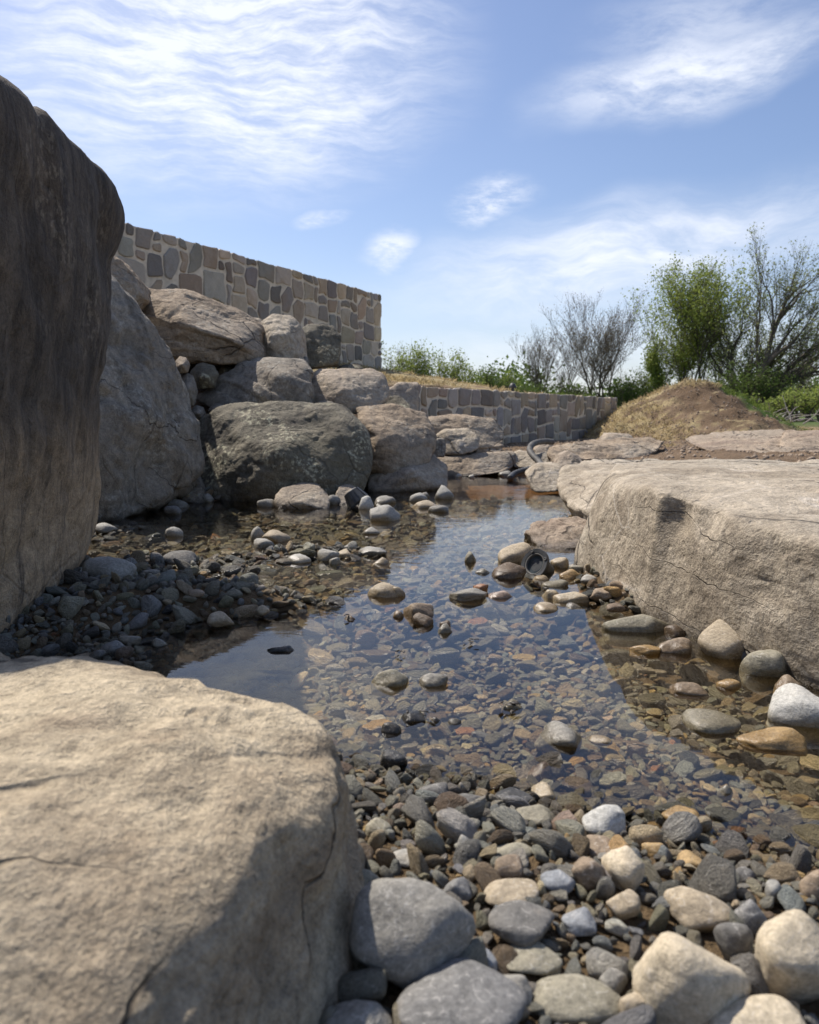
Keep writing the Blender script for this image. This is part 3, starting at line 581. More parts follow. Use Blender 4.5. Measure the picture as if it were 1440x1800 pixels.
rock('stone between the hose and the overhanging rock', 'left_grey', prism([(940, 800, 6.4), (960, 796, 6.4), (972, 806, 6.3), (968, 820, 6.2), (945, 820, 6.2)], 0.25), p=9, sub=5, seed=73)
rock('far grey rock top showing above the overhanging rock', 'pink', prism([(1058, 775, 8.6), (1070, 762, 8.7), (1105, 763, 8.7), (1120, 778, 8.5), (1100, 790, 8.4), (1062, 788, 8.4)], 0.5), p=10, sub=5, seed=74)
rock('wet layered rock lying in the water against the right bank', 'red',
     wp([(925, 935, 2.98), (940, 916, 3.1), (1000, 910, 3.15), (1050, 915, 3.1), (1050, 955, 2.85), (1000, 960, 2.8), (945, 962, 2.82)]) + [W(940, 940, 3.4)-Vector((0, 0, 0.1)), W(1040, 930, 3.45), W(1040, 980, 2.8)-Vector((0, 0, 0.05))],
     p=9, sub=6, seed=75, strata=((0.2, 0.3, 1), 30, 0.008), rough=1.3)
rock('broad reddish slab lying on the gravel at the right', 'red',
     wp([(1205, 770, 7.0), (1260, 760, 7.2), (1380, 755, 7.2), (1392, 790, 6.2), (1330, 800, 5.9), (1230, 785, 6.4), (1392, 830, 5.6), (1340, 822, 5.6)]) + [W(1260, 800, 6.9), W(1400, 800, 7.0), W(1300, 790, 6.6)-Vector((0, 0, .1))], p=14, sub=6, seed=77, lumps=0.5, rough=0.8, strata=((0, 0.3, 1), 12, 0.008))
rock('blocky reddish rock at the right edge beyond the gravel', 'red',
     wp([(1376, 775, 6.4), (1390, 757, 6.8), (1440, 755, 6.9), (1560, 755, 6.9), (1378, 800, 6.0), (1400, 820, 5.8), (1445, 826, 5.7), (1580, 830, 5.7)]) + [W(1400, 800, 7.3), W(1560, 800, 7.3)], p=14, sub=6, seed=79, rough=1.1, strata=((0, 0.1, 1), 11, 0.016))
rock('pale yellowish boulder cut by the right edge, on the flat boulder', 'fore',
     [Vector(v) for v in [(1.17, 2.05, 0.29), (1.20, 1.98, 0.35), (1.24, 2.2, 0.36), (1.5, 2.0, 0.38), (1.6, 2.3, 0.36), (1.6, 1.9, 0.28), (1.2, 2.3, 0.28), (1.17, 2.0, 0.27)]], p=8, sub=5, seed=81)
# near boulder at the lower left
rock('huge warm tan boulder out of focus in the lower left foreground', 'fore',
     wp([(-80, 1128, 0.98), (0, 1136, 0.95), (150, 1163, 0.92), (300, 1203, 0.86), (420, 1222, 0.80), (525, 1243, 0.74), (575, 1290, 0.70), (612, 1350, 0.67), (618, 1420, 0.645), (602, 1560, 0.61),
         (-60, 1420, 0.52), (250, 1370, 0.56), (285, 1440, 0.53), (470, 1480, 0.53), (-80, 1560, 0.44), (200, 1600, 0.44), (560, 1790, 0.555), (400, 1900, 0.46), (100, 1900, 0.36), (-200, 1900, 0.36)]) +
     [Vector(v) for v in [(-0.05, 0.56, -0.05), (-0.06, 0.80, -0.05), (-0.12, 0.3, -0.05), (-1.1, 0.2, -0.05), (-1.1, 0.9, -0.05), (-1.1, 0.9, 0.19), (-1.1, 0.25, 0.16), (-0.4, 1.0, -0.05)]],
     p=18, cuts=0, sub=7, seed=86, rough=0.8, lumps=0.3, strata=((0.3, -0.6, 1), 9, 0.006))

# ---------------------------------------------------------------- stone walls
def wall_mat(name):
    m, t, b, out = new_mat(name)
    at = t.n('ShaderNodeAttribute', attribute_type='INSTANCER', attribute_name='tint'); base = at.outputs['Color']
    g = t.n('ShaderNodeNewGeometry').outputs['Position']; o2 = t.vmath('ADD', g, t.vmath('MULTIPLY', base, (31, 17, 23)))
    n1 = t.noise(o2, 7, 7, 0.65, 0.4); n2 = t.noise(o2, 60, 5, 0.7)
    k = t.math('ADD', 0.45, t.math('ADD', t.math('MULTIPLY', n1, 0.65), t.math('MULTIPLY', n2, 0.45))); kk = t.n('ShaderNodeCombineColor'); [t.l(k, kk.inputs[i]) for i in range(3)]
    col = t.mix(1.0, base, kk.outputs[0], 'MULTIPLY'); col = t.mix(t.math('MULTIPLY', t.sstep(t.noise(o2, 4, 4), 0.52, 0.7), 0.35), col, (0.27, 0.18, 0.10))
    t.l(col, b.inputs['Base Color']); b.inputs['Roughness'].default_value = 0.88; b.inputs['Specular IOR Level'].default_value = 0.25
    bp = t.n('ShaderNodeBump'); bp.inputs['Distance'].default_value = 0.02; t.l(t.math('ADD', n1, t.math('MULTIPLY', n2, 0.4)), bp.inputs['Height']); t.l(bp.outputs[0], b.inputs['Normal'])
    return m
WST = wall_mat('wall_stone'); MORTAR = plain('mortar', (0.64, 0.57, 0.45), 0.95, nscale=8, var=0.18, bump=0.006, bscale=120)
WPAL = [(0.21, 0.19, 0.165), (0.26, 0.235, 0.20), (0.165, 0.15, 0.135), (0.30, 0.275, 0.235), (0.33, 0.27, 0.19), (0.37, 0.31, 0.235), (0.275, 0.22, 0.16), (0.25, 0.205, 0.16), (0.22, 0.21, 0.195), (0.32, 0.285, 0.235)]
def stone_piece(parent, poly, put, depth, tint, rr, relief=0.016):
    """one wall stone: poly = corners (u, v) in the wall face, inset from the joint already"""
    n = len(poly); cu = sum(q[0] for q in poly)/n; cv = sum(q[1] for q in poly)/n; vs, fs = [], []
    tilt = (rr.uniform(-.05, .05), rr.uniform(-.05, .05))
    for (ins, dp) in ((0.0, -0.03), (0.0, relief*0.35), (0.012, relief)):
        for (a, b_) in poly:
            L = math.hypot(a-cu, b_-cv)+1e-6; k = max(0.3, 1-ins/L)
            u_, v_ = cu+(a-cu)*k, cv+(b_-cv)*k
            vs.append(put(u_, v_, dp+(tilt[0]*(u_-cu)+tilt[1]*(v_-cv) if dp > 0 else 0)+(rr.uniform(-.003, .003) if dp > 0 else 0)))
    vs.append(put(cu+rr.uniform(-.02, .02), cv+rr.uniform(-.02, .02), relief+rr.uniform(0.0, 0.012)))
    for r_ in (0, 1):
        for k in range(n): k2 = (k+1) % n; fs.append((r_*n+k, r_*n+k2, (r_+1)*n+k2, (r_+1)*n+k))
    for k in range(n): fs.append((2*n+k, 2*n+(k+1) % n, 3*n))
    o = link('stone', mesh_np('stone', vs, fs, WST, False), parent); o['tint'] = [float(q) for q in tint]; return o
def mosaic(parent, u0, u1, v0, v1, cell, put, seed, gap=0.0155, wide=1.0, jit=0.26, slant=None):
    rr = random.Random(seed); nu, nv = max(1, round((u1-u0)/cell)), max(1, round((v1-v0)/cell)); cu, cv = (u1-u0)/nu, (v1-v0)/nv
    gp = {}
    for i in range(nu+1):
        for j in range(nv+1):
            ju = 0 if i in (0, nu) else rr.uniform(-jit, jit)*cu; jv = 0 if j == 0 else (rr.uniform(-0.14, 0.10)*cv if j == nv else rr.uniform(-jit, jit)*cv)
            gp[i, j] = (u0+i*cu+ju, v0+j*cv+jv)
    occ = set(); sizes = [((2, 2), 6), ((3, 2), 3.2*wide), ((2, 1), 1.4), ((1, 1), 0.8), ((2, 3), 3.0), ((3, 3), 1.0), ((1, 2), 1.6/wide), ((3, 1), 0.3), ((4, 3), 0.25)]
    lastc = None
    for j in range(nv):
        for i in range(nu):
            if (i, j) in occ: continue
            opts = [(s, w_) for s, w_ in sizes if i+s[0] <= nu and j+s[1] <= nv and all((i+a, j+b_) not in occ for a in range(s[0]) for b_ in range(s[1]))]
            s = rr.choices([o[0] for o in opts], [o[1] for o in opts])[0] if opts else (1, 1)
            a, b_ = s; [occ.add((i+x, j+y)) for x in range(a) for y in range(b_)]
            ring = [gp[i+k, j] for k in range(a)]+[gp[i+a, j+k] for k in range(b_)]+[gp[i+a-k, j+b_] for k in range(a)]+[gp[i, j+b_-k] for k in range(b_)]
            if len(ring) > 8: ring = [q for k, q in enumerate(ring) if k % 5 != 2]
            n = len(ring); pts = []
            for k in range(n):                                    # inset by half the joint, corners knocked off
                p0, p1, p2 = Vector(ring[k-1]), Vector(ring[k]), Vector(ring[(k+1) % n])
                e1, e2 = (p1-p0).normalized(), (p2-p1).normalized(); n1, n2 = Vector((-e1.y, e1.x)), Vector((-e2.y, e2.x))
                den = max(0.5, 1+n1.dot(n2)); off = (n1+n2)/den*gap
                q = p1+off
                if e1.dot(e2) < 0.5: r_ = 0.018; pts += [tuple(q-e1*r_), tuple(q+e2*r_)]
                else: pts.append(tuple(q))
            while True:
                c = rr.choice(WPAL)
                if c != lastc: break
            lastc = c; kk_ = rr.uniform(0.95, 1.6)
            stone_piece(parent, pts, put, 0.05, [x*kk_*rr.uniform(0.97, 1.03) for x in c], rr)
def box_verts(x0, x1, y0, y1, z0, z1):
    return [(x0, y0, z0), (x1, y0, z0), (x1, y1, z0), (x0, y1, z0), (x0, y0, z1), (x1, y0, z1), (x1, y1, z1), (x0, y1, z1)], [(0, 3, 2, 1), (4, 5, 6, 7), (0, 1, 5, 4), (1, 2, 6, 5), (2, 3, 7, 6), (3, 0, 4, 7)]
def stone_wall(label, A, B, z0, zt, thick, cell, seed, group=None, wide=1.0, shown=0.0):
    A, B = Vector(A), Vector(B); L = (B-A).length; d = (B-A)/L
    root = empty('stone_wall', (A.x, A.y, 0), math.atan2(d.y, d.x)); tag(root, label, 'wall')
    # local frame: +x along the wall, -y towards the pond
    vs, fs = box_verts(0, L-0.012, 0.012, thick, z0, zt-0.03); link('mortar_core', mesh_np('mortar_core', vs, fs, MORTAR, False), root)
    mosaic(root, shown, L+0.01, z0, zt, cell, lambda u_, v_, dp: (u_, -dp+0.012, v_), seed, wide=wide)
    mosaic(root, 0.0, thick, z0, zt, cell, lambda u_, v_, dp: (L-0.012+dp, u_, v_), seed+1)
    return root
w1r = W(671, 517, 12.75); w1l = W(230, 390, 8.0); dd_ = (w1r-w1l); w1s = w1r-dd_*1.32
stone_wall('tall mosaic stone wall on the bank, sloping away from the dark rock face', (w1s.x, w1s.y), (w1r.x, w1r.y), 0.9, w1r.z, 0.45, 0.125, 5, wide=1.45)
stone_wall('low mosaic retaining wall at the far end of the pool, beside the earth mound', tuple(W2A), tuple(W2B), -0.05, 0.795, 0.4, 0.125, 8, wide=2.4)
# ---------------------------------------------------------------- cobbles placed one by one
PAL = dict(grey=(0.225, 0.213, 0.185), dgrey=(0.135, 0.129, 0.117), slate=(0.17, 0.166, 0.157), blue=(0.195, 0.205, 0.215), lgrey=(0.275, 0.265, 0.235), white=(0.42, 0.41, 0.37), cream=(0.43, 0.365, 0.26),
           tan=(0.34, 0.28, 0.195), olive=(0.23, 0.21, 0.155), brown=(0.23, 0.175, 0.12), dbrown=(0.13, 0.095, 0.065), rust=(0.28, 0.14, 0.075), pink=(0.35, 0.27, 0.225), black=(0.055, 0.055, 0.055), ochre=(0.36, 0.25, 0.12))
def round_stone(seed, p=8.0, sub=4, n=14, jitter=0.16, flat=1.0):
    r = np.random.default_rng(seed); k = np.arange(n)+0.5; ph = np.arccos(1-2*k/n); th = math.pi*(1+5**0.5)*k
    N = np.stack([np.cos(th)*np.sin(ph), np.sin(th)*np.sin(ph), np.cos(ph)], 1)+r.normal(0, 0.28, (n, 3)); N /= np.linalg.norm(N, axis=1)[:, None]
    D = 1+r.uniform(-jitter, jitter, n); u, f = ico(sub); q = np.maximum(u@N.T/D, 0); rr = 1/np.power(np.power(q, p).sum(1), 1/p)
    co = u*rr[:, None]; co = co*(1+0.05*fbm(u*1.5+seed, 3, seed)+0.014*fbm(u*5+seed, 3, seed+1))[:, None]
    mn, mx_ = co.min(0), co.max(0); return (co-(mn+mx_)/2)/((mx_-mn)/2), f
FOOT = []                                                         # x, y, radius of what stands in the pebbles
COBBLES = []
def bedz(x, y): return float(bed(np.array([x]), np.array([y]))[0])
def cobble(x0, y0, x1, y1, tint, label, sub=False, name='cobble', cat='cobble', z=None, p=None, group=None, tall=1.0):
    cx = (x0+x1)/2; z0 = 0.0 if z is None else z
    for _ in range(3):
        g = G(cx, y1, z0)
        if z is None: z0 = -0.004 if sub else max(-0.02, bedz(g.x, g.y+0.02))
    th = math.atan2(CAM_H-z0, g.y); t_ = ray(cx, y1); depth = g.y*math.cos(PITCH)+(CAM_H-z0)*math.sin(PITCH)
    wm = (x1-x0)*depth/F; hm = (y1-y0)*depth/F
    a = wm/2; b_ = a*random.uniform(0.72, 0.9); hh = hm/2
    c2 = (hh*hh-(b_*math.sin(th))**2); c_ = math.sqrt(max(c2, 0))/math.cos(th)
    if c_ < 0.30*a: c_ = 0.30*a; b_ = max(0.35*a, math.sqrt(max(hh*hh-(c_*math.cos(th))**2, 0))/max(math.sin(th), 0.1)); b_ = min(b_, a*1.1)
    c_ = min(c_, a*1.25)*tall
    mid = W(cx, (y0+y1)/2, g.y+b_*0.55); cz = mid.z
    if sub: cz -= c_*0.62; c_ *= 1.5
    sd_ = int(x0*7+y0*13); co, f = round_stone(sd_, p or random.choice([7, 9, 12, 15]), jitter=0.17, sub= 4 if (x1-x0) > 45 else 3)
    ang = random.uniform(-0.35, 0.35); co = co*np.array([1, 1, 1])
    ca_, sa_ = math.cos(ang), math.sin(ang); co = np.stack([co[:, 0]*ca_-co[:, 2]*sa_*0.6, co[:, 1], co[:, 2]*ca_+co[:, 0]*sa_*0.6], 1)
    co = co/np.abs(co).max(0)*np.array([a, b_, c_])*1.03
    me = mesh_np(name, co, f, COB); o = link(name, me, loc=(mid.x, mid.y, cz)); kk_ = random.uniform(0.92, 1.08)
    base = PAL[tint] if isinstance(tint, str) else tint; o['tint'] = [v*kk_ for v in base]; tag(o, label, cat, group or 'cobbles scattered in the pool and on its shores')
    FOOT.append((mid.x, mid.y, max(a, b_)*0.80)); COBBLES.append((cx, (y0+y1)/2, (x1-x0), label, (mid.x, mid.y))); return o
CL = [
 (606,1550,836,1738,'grey','largest round grey cobble beside the foreground boulder'),
 (694,1693,933,1850,'slate','mottled slate cobble cut by the bottom edge below the largest round one'),
 (853,1591,979,1669,'dgrey','dark grey cobble right of the largest round one'),
 (878,1657,988,1710,'olive','smooth olive oval cobble below the dark grey one'),
 (935,1711,1090,1790,'olive','wide grey-brown oval cobble near the bottom edge'),
 (850,1545,948,1594,'tan','flat tan-grey cobble above the dark grey one'),
 (1113,1637,1312,1815,'cream','large cream cobble with a brown notch in its top'),
 (1327,1614,1480,1775,'cream','large cream cobble cut by the right edge'),
 (1244,1748,1420,1860,'cream','cream cobble half cut off by the bottom edge'),
 (1174,1559,1290,1639,'tan','warm tan cobble above the large notched cream one'),
 (1062,1498,1134,1571,'cream','tall cream-yellow cobble at the waterline'),
 (1023,1418,1103,1477,'white','whitest rough cobble at the waterline'),
 (1005,1508,1067,1567,'brown','brown-grey cobble left of the tall cream-yellow one'),
 (1021,1475,1083,1519,'brown','wet brown cobble below the whitest one'),
 (858,1481,942,1518,'olive','olive-brown oval cobble lying between dark pebbles'),
 (905,1418,980,1457,'olive','grey-olive cobble at the water edge in the middle'),
 (927,1379,983,1415,'cream','pale yellow angular cobble in very shallow water'),
 (919,1341,974,1376,'dbrown','shiny wet brown round cobble above the pale yellow one'),
 (868,1388,938,1425,'black','black wet cobble left of the pale yellow one'),
 (598,1524,671,1570,'olive','olive cobble touching the foreground boulder'),
 (826,1671,877,1714,'blue','small blue-grey cobble right below the largest round one'),
 (844,1709,936,1765,'grey','grey cobble between the mottled slate and the wide oval one'),
 (1090,1747,1140,1815,'tan','small tan upright cobble left of the cream ones'),
 (572,1763,691,1850,'grey','grey cobble in the lower corner beside the foreground boulder'),
 (1067,1568,1128,1620,'tan','cream-grey cobble left of the warm tan one'),
 (685,1495,743,1524,'lgrey','light grey flat cobble above the largest round one'),
 (800,1464,835,1512,'lgrey','light grey angular stone standing on end'),
 (870,1507,920,1549,'brown','brown round cobble above the flat tan-grey one'),
 (951,1532,1012,1576,'blue','blue-grey banded cobble near the waterline'),
 (1054,1705,1104,1752,'grey','mottled grey cobble left of the notched cream one'),
 (988,1602,1047,1647,'blue','pale blue-grey rounded cobble in the dry pebbles'),
 (1348,1542,1380,1599,'lgrey','pale striped stone standing upright by the right edge'),
 (1287,1584,1348,1639,'slate','dark cobble with rusty side near the right edge'),
 (1257,1623,1324,1700,'dgrey','dark wet cobble between the two large cream ones'),
 (1406,1526,1470,1595,'brown','brown cobble cut by the right edge above the cream one'),
 (1290,1526,1330,1560,'dgrey','small dark cobble above the pale striped stone'),
 (640,1440,690,1480,'olive','olive cobble near the foreground boulder at the water edge'),
 (700,1560,748,1598,'grey','grey cobble right above the largest round one'),
 (775,1545,828,1592,'slate','slate cobble touching the top right of the largest round one'),
 (738,1380,790,1412,'dgrey','dark wet stone at the shaded shore'),
 (800,1395,850,1425,'dgrey','dark angular stone at the shaded shore'),
 (988,1395,1030,1420,'lgrey','small light stone right of the pale yellow cobble'),
 (1129,1480,1175,1512,'ochre','ochre wet cobble right of the brown ones'),
 (1190,1500,1240,1535,'ochre','yellow-brown wet cobble in the right shallows'),
]
for a in CL: cobble(*a)
CW = [
 (1165,1414,1240,1457,'ochre','wide flat brown cobble under shallow water at the right'),
 (942,1269,1029,1312,'grey','large flat submerged grey-brown cobble in the middle'),
 (1205,1246,1301,1287,'olive','half sunken cobble with a pale dry cap'),
 (1300,1276,1415,1318,'ochre','broad olive-brown cobble under water by the right edge'),
 (1350,1204,1475,1278,'white','big white-grey cobble cut by the right edge at the water'),
 (652,1172,718,1207,'olive','grey-brown round cobble alone in the blue water'),
 (737,1180,787,1207,'grey','flat grey cobble just breaking the surface beside the round one'),
 (643,1021,707,1050,'tan','long tan cobble in mid-pool'),
 (688,1030,713,1050,'tan','small tan stone touching the long tan cobble'),
 (708,1055,765,1085,'brown','brown cobble in the mid-pool cluster'),
 (725,1077,762,1102,'dbrown','dark jagged brown stone in the mid-pool cluster'),
 (768,1095,795,1115,'grey','small grey stone right of the mid-pool cluster'),
 (790,1033,858,1056,'grey','low grey cobble breaking the surface left of the flat pinkish one'),
 (858,1036,902,1053,'pink','flat pinkish cobble almost covered by water'),
 (830,1022,858,1042,'rust','rusty dark stone behind the low grey cobble'),
 (875,952,937,989,'tan','tan egg-shaped cobble left of the black light fixture'),
 (865,987,925,1017,'dbrown','dark brown cobble in front of the tan egg-shaped one'),
 (817,968,837,990,'olive','small upright stone alone in the reflected sky'),
 (835,998,864,1010,'grey','thin grey stone barely above water'),
 (1059,1083,1187,1112,'olive','long low slab-like stone along the right shore'),
 (1153,1117,1217,1149,'brown','flat brown cobble in the water below the slab-like stone'),
 (1108,1131,1162,1152,'ochre','submerged yellowish cobble left of the flat brown one'),
 (1170,1097,1205,1119,'dbrown','dark brown stone behind the flat brown cobble'),
 (1204,1092,1240,1119,'grey','grey stone left of the biggest right-bank cobble'),
 (1231,1087,1328,1157,'tan','biggest tan cobble leaning on the pale boulder'),
 (1306,1138,1388,1191,'olive','wet pointed tan stone at the foot of the pale boulder'),
 (1365,1140,1432,1189,'pink','grey wedge stone at the foot of the pale boulder'),
 (1354,1186,1406,1216,'brown','brown wet cobble near the right edge above the white one'),
 (1297,1143,1328,1162,'dgrey','small dark stone at the right of the biggest tan cobble'),
 (650,884,704,916,'lgrey','pale round cobble standing right of the black cone'),
 (630,870,660,896,'white','whitish cobble behind the black cone'),
 (658,870,696,886,'grey','small grey cobble behind the pale round one'),
 (720,865,752,883,'lgrey','small pale cobble in the far pool, leftmost of its line'),
 (738,864,756,876,'grey','tiny grey cobble in the far pool'),
 (764,852,798,878,'lgrey','round cobble with white top, farthest in the pool'),
 (722,879,770,894,'tan','flat light cobble in the far pool'),
 (753,886,790,901,'grey','flat grey cobble right of the flat light one in the far pool'),
 (636,926,668,940,'lgrey','flat pale stone alone below the far cobbles'),
 (599,955,627,970,'lgrey','small pale stone on the shoal rim'),
 (629,960,680,978,'lgrey','long pale cobble on the shoal'),
 (650,978,684,993,'tan','tan pale cobble at the right tip of the shoal'),
 (502,972,547,991,'white','white flat cobble at the left of the shoal'),
 (558,961,600,987,'lgrey','roundest pale cobble on the shoal'),
 (593,965,622,982,'tan','tan cobble touching the roundest pale one on the shoal'),
 (577,978,598,994,'lgrey','small pale stone in front of the roundest one on the shoal'),
 (436,921,472,950,'grey','upright grey cobble in the dim water'),
 (460,931,510,954,'tan','flat tan cobble against the upright grey one'),
 (446,945,484,964,'lgrey','low pale cobble in front of the upright grey one'),
 (292,925,324,944,'lgrey','pale cobble alone in the shaded water near the left rocks'),
 (537,832,590,874,'dgrey','dark rounded stone behind the pinkish boulder-like one'),
 (571,868,598,888,'grey','small grey cobble between the two pinkish ones'),
 (452,876,484,892,'grey','small grey cobble left of the pinkish boulder-like one'),
 (351,866,376,884,'grey','small grey cobble at the foot of the mossy boulder'),
 (280,876,332,893,'grey','long grey cobble in shade at the foot of the slab rock'),
 (288,888,320,905,'dgrey','dark grey cobble dipping into the shaded water'),
 (376,865,404,880,'grey','flat grey cobble at the foot of the mossy boulder'),
 (800,832,812,840,'white','tiny white stone at the far shore'),
 (824,834,834,841,'white','tiny white pebble right of the tiny white stone'),
 (905,822,930,835,'grey','small grey rock at the far shore under the hose'),
 (876,826,900,838,'grey','small grey rock left of the hose end'),
 (702,1247,748,1271,'black','black algae-covered stone, biggest of the dark ones before the shore'),
 (670,1268,706,1291,'black','black wet stone left of the biggest dark one before the shore'),
 (752,1258,776,1272,'black','small black wet stone right of the biggest dark one'),
 (788,1262,812,1276,'dgrey','small dark wet stone at the right end of the dark line'),
 (668,1318,716,1350,'black','black wet stone touching the shaded shore by the foreground boulder'),
 (772,1090,792,1104,'dbrown','tiny dark stone above the small grey one in mid-pool'),
 (690,1073,712,1088,'brown','small brown stone left of the mid-pool cluster'),
 (604,1080,626,1092,'dbrown','small dark stone alone left of mid-pool'),
 (470,1136,520,1148,'black','flat black stone barely breaking the surface on the left'),
 (880,1228,918,1248,'olive','weed-covered olive stone under the mid-right surface'),
 (1262,1378,1290,1398,'lgrey','small pale stone poking out of the right shallows'),
 (1120,1455,1165,1480,'dbrown','dark pitted stone in the right shallows'),
 (1035,1290,1075,1308,'tan','submerged tan cobble right of the large flat one'),
 (1180,1195,1240,1222,'brown','submerged brown cobble in the right shallows'),
 (1262,1192,1300,1212,'ochre','submerged ochre cobble in the right shallows'),
]
for a in CW: cobble(*a, sub=True)
CD = [
 (145,980,238,1027,'lgrey','largest pale cobble on the shaded left beach'),
 (288,968,344,999,'dgrey','dark cobble at the back of the left beach'),
 (364,1075,410,1105,'tan','tan block-like cobble on the left beach'),
 (430,1055,459,1077,'cream','bright cobble left of the beach tip'),
 (452,1063,475,1085,'tan','small upright cobble at the beach tip'),
 (301,1060,336,1080,'white','white flat cobble on the left beach'),
 (174,1125,221,1158,'slate','slate cobble near the foreground boulder on the left beach'),
 (157,1140,190,1163,'dgrey','dark cobble left of the slate one on the left beach'),
 (211,1116,250,1137,'grey','grey flat cobble behind the slate one on the left beach'),
 (267,1122,294,1145,'lgrey','light square cobble near the water on the left beach'),
 (166,920,206,939,'lgrey','pale flat cobble at the foot of the dark rock face'),
 (115,1000,150,1022,'grey','grey cobble left of the largest pale one on the left beach'),
 (228,1048,256,1062,'grey','small flat grey cobble in the middle of the left beach'),
 (330,1035,360,1050,'brown','small brown cobble on the left beach'),
 (252,1000,285,1016,'grey','grey cobble right of the largest pale one on the left beach'),
 (969,980,1002,1008,'tan','tan cobble right behind the black light fixture'),
 (983,1000,1026,1027,'ochre','yellow cobble right of the black light fixture'),
 (937,1011,967,1030,'tan','tan cobble under the black light fixture'),
 (953,1036,990,1064,'cream','cream cobble at the left of the long cream one'),
 (970,1038,1036,1070,'cream','long cream pitted cobble on the right shore'),
 (938,1059,982,1087,'tan','tan cobble at the waterline below the cream ones'),
 (994,1060,1027,1081,'slate','slate wet cobble below the long cream one'),
 (1037,1034,1083,1059,'brown','brown cobble right of the long cream one'),
 (1106,1036,1137,1070,'tan','upright tan cobble against the pale boulder'),
 (1069,1017,1103,1038,'brown','brown cobble at the foot of the pale boulder'),
 (1048,1010,1072,1025,'white','white small cobble at the foot of the pale boulder'),
 (1020,1010,1050,1030,'lgrey','light grey cobble among small ones by the pale boulder'),
 (950,1018,998,1042,'olive','olive cobble between the fixture and the cream cobble'),
 (1000,992,1035,1010,'olive','olive flat cobble touching the pale boulder'),
 (1066,1060,1100,1078,'dbrown','dark brown cobble at the right shore'),
 (1088,1045,1112,1064,'brown','small brown cobble left of the upright tan one'),
]
for a in CD: cobble(*a)

# ---------------------------------------------------------------- pebbles
NPROTO = 14
PROTO = [round_stone(900+k, [5, 8, 13, 22][k % 4], 3, n=9+k % 5, jitter=0.24) for k in range(NPROTO)]
xs, ys_, ss = [], [], []
cell = {}; CS = 0.035
def blocked(x, y, r):
    for fx, fy, fr in FOOTN.get((int(x//0.2), int(y//0.2)), ()):
        if (x-fx)**2+(y-fy)**2 < (fr+r*0.15)**2: return True
    return False
FOOTN = {}
for fx, fy, fr in FOOT:
    n = int(fr/0.2)+1
    for i in range(-n, n+1):
        for j in range(-n, n+1): FOOTN.setdefault((int(fx//0.2)+i, int(fy//0.2)+j), []).append((fx, fy, fr))
def scatter(region, count, lo, hi, over, grow=1.0):
    x0, x1, y0, y1 = region; R_ = rng.random((count, 3)); out_ = []
    for a, b_, c_ in R_:
        x = x0+(x1-x0)*a; y = y0+(y1-y0)*b_
        if abs(x) > 0.62*y+0.38: continue
        r = (lo+(hi-lo)*c_**2.6)*grow
        if blocked(x, y, r): continue
        i, j = int(x//CS), int(y//CS); ok = True; n = 1 if r < CS*0.6 else 2
        for di in range(-n, n+1):
            for dj in range(-n, n+1):
                for (qx, qy, qr) in cell.get((i+di, j+dj), ()):
                    if (x-qx)**2+(y-qy)**2 < (over*(r+qr))**2: ok = False; break
                if not ok: break
            if not ok: break
        if ok: cell.setdefault((i, j), []).append((x, y, r)); out_.append((x, y, r))
    return out_
pts = []
for (reg, cnt, lo, hi, ov) in [((-1.5, 1.5, 0.35, 1.6), 1000, 0.016, 0.028, 0.9), ((-1.7, 1.6, 1.6, 4.9), 2600, 0.020, 0.036, 0.9),
                               ((-1.5, 1.5, 0.35, 1.6), 32000, 0.0075, 0.0165, 0.78), ((-1.7, 1.5, 1.6, 3.2), 30000, 0.009, 0.018, 0.80), ((-1.8, 1.5, 3.2, 4.9), 26000, 0.011, 0.02, 0.85),
                               ((-1.5, 1.5, 0.35, 1.7), 42000, 0.004, 0.0075, 0.72)]:
    pts += scatter(reg, cnt, lo, hi, ov)
A_ = np.array(pts); bz = bed(A_[:, 0], A_[:, 1]); sdq = pond_sd(A_[:, 0], A_[:, 1])
keep = (sdq < 0.20); A_, bz, sdq = A_[keep], bz[keep], sdq[keep]
gz = np.where(sdq > 0, np.clip(sdq*0.5, 0, 0.1)+0.01, bz); n_ = len(A_)
e1 = rng.uniform(0.95, 1.35, n_); e2 = e1*rng.uniform(0.6, 0.9, n_); e3 = rng.uniform(0.42, 0.75, n_)
SC = np.stack([A_[:, 2]*e1, A_[:, 2]*e2, A_[:, 2]*e3], 1)
# pebbles that lie dry are heaped loosely, those under water lie flatter
tilt = 0.28+0.35*(gz > -0.005)
ROT = np.stack([rng.normal(0, 1, n_)*tilt, rng.normal(0, 1, n_)*tilt, rng.uniform(0, 6.283, n_)], 1)
POS = np.stack([A_[:, 0], A_[:, 1], gz+SC[:, 2]*0.55+rng.uniform(0, 0.004, n_)], 1)
names = ['grey', 'dgrey', 'slate', 'blue', 'lgrey', 'white', 'cream', 'tan', 'olive', 'brown', 'dbrown', 'rust', 'pink', 'black', 'ochre']
wts_l = np.array([18, 16, 18, 9, 8, 2.5, 1.5, 6, 9, 4, 4, 0.3, 0.6, 4, 1.0]); wts_r = np.array([12, 7, 9, 5, 7, 2.5, 4, 13, 17, 7, 4, 0.8, 1.2, 1.5, 5])
ridx = np.where(rng.random(n_) < np.clip(0.45+0.55*A_[:, 0], 0.08, 0.95), 1, 0)
cl_ = np.where(ridx == 1, rng.choice(15, n_, p=wts_r/wts_r.sum()), rng.choice(15, n_, p=wts_l/wts_l.sum()))
palv = np.array([PAL[k] for k in names]); TINT = palv[cl_]*rng.uniform(1.15, 1.95, (n_, 1))*rng.uniform(0.96, 1.04, (n_, 3))*np.array([1.02, 1.0, 0.91])
PR = rng.integers(0, NPROTO, n_)
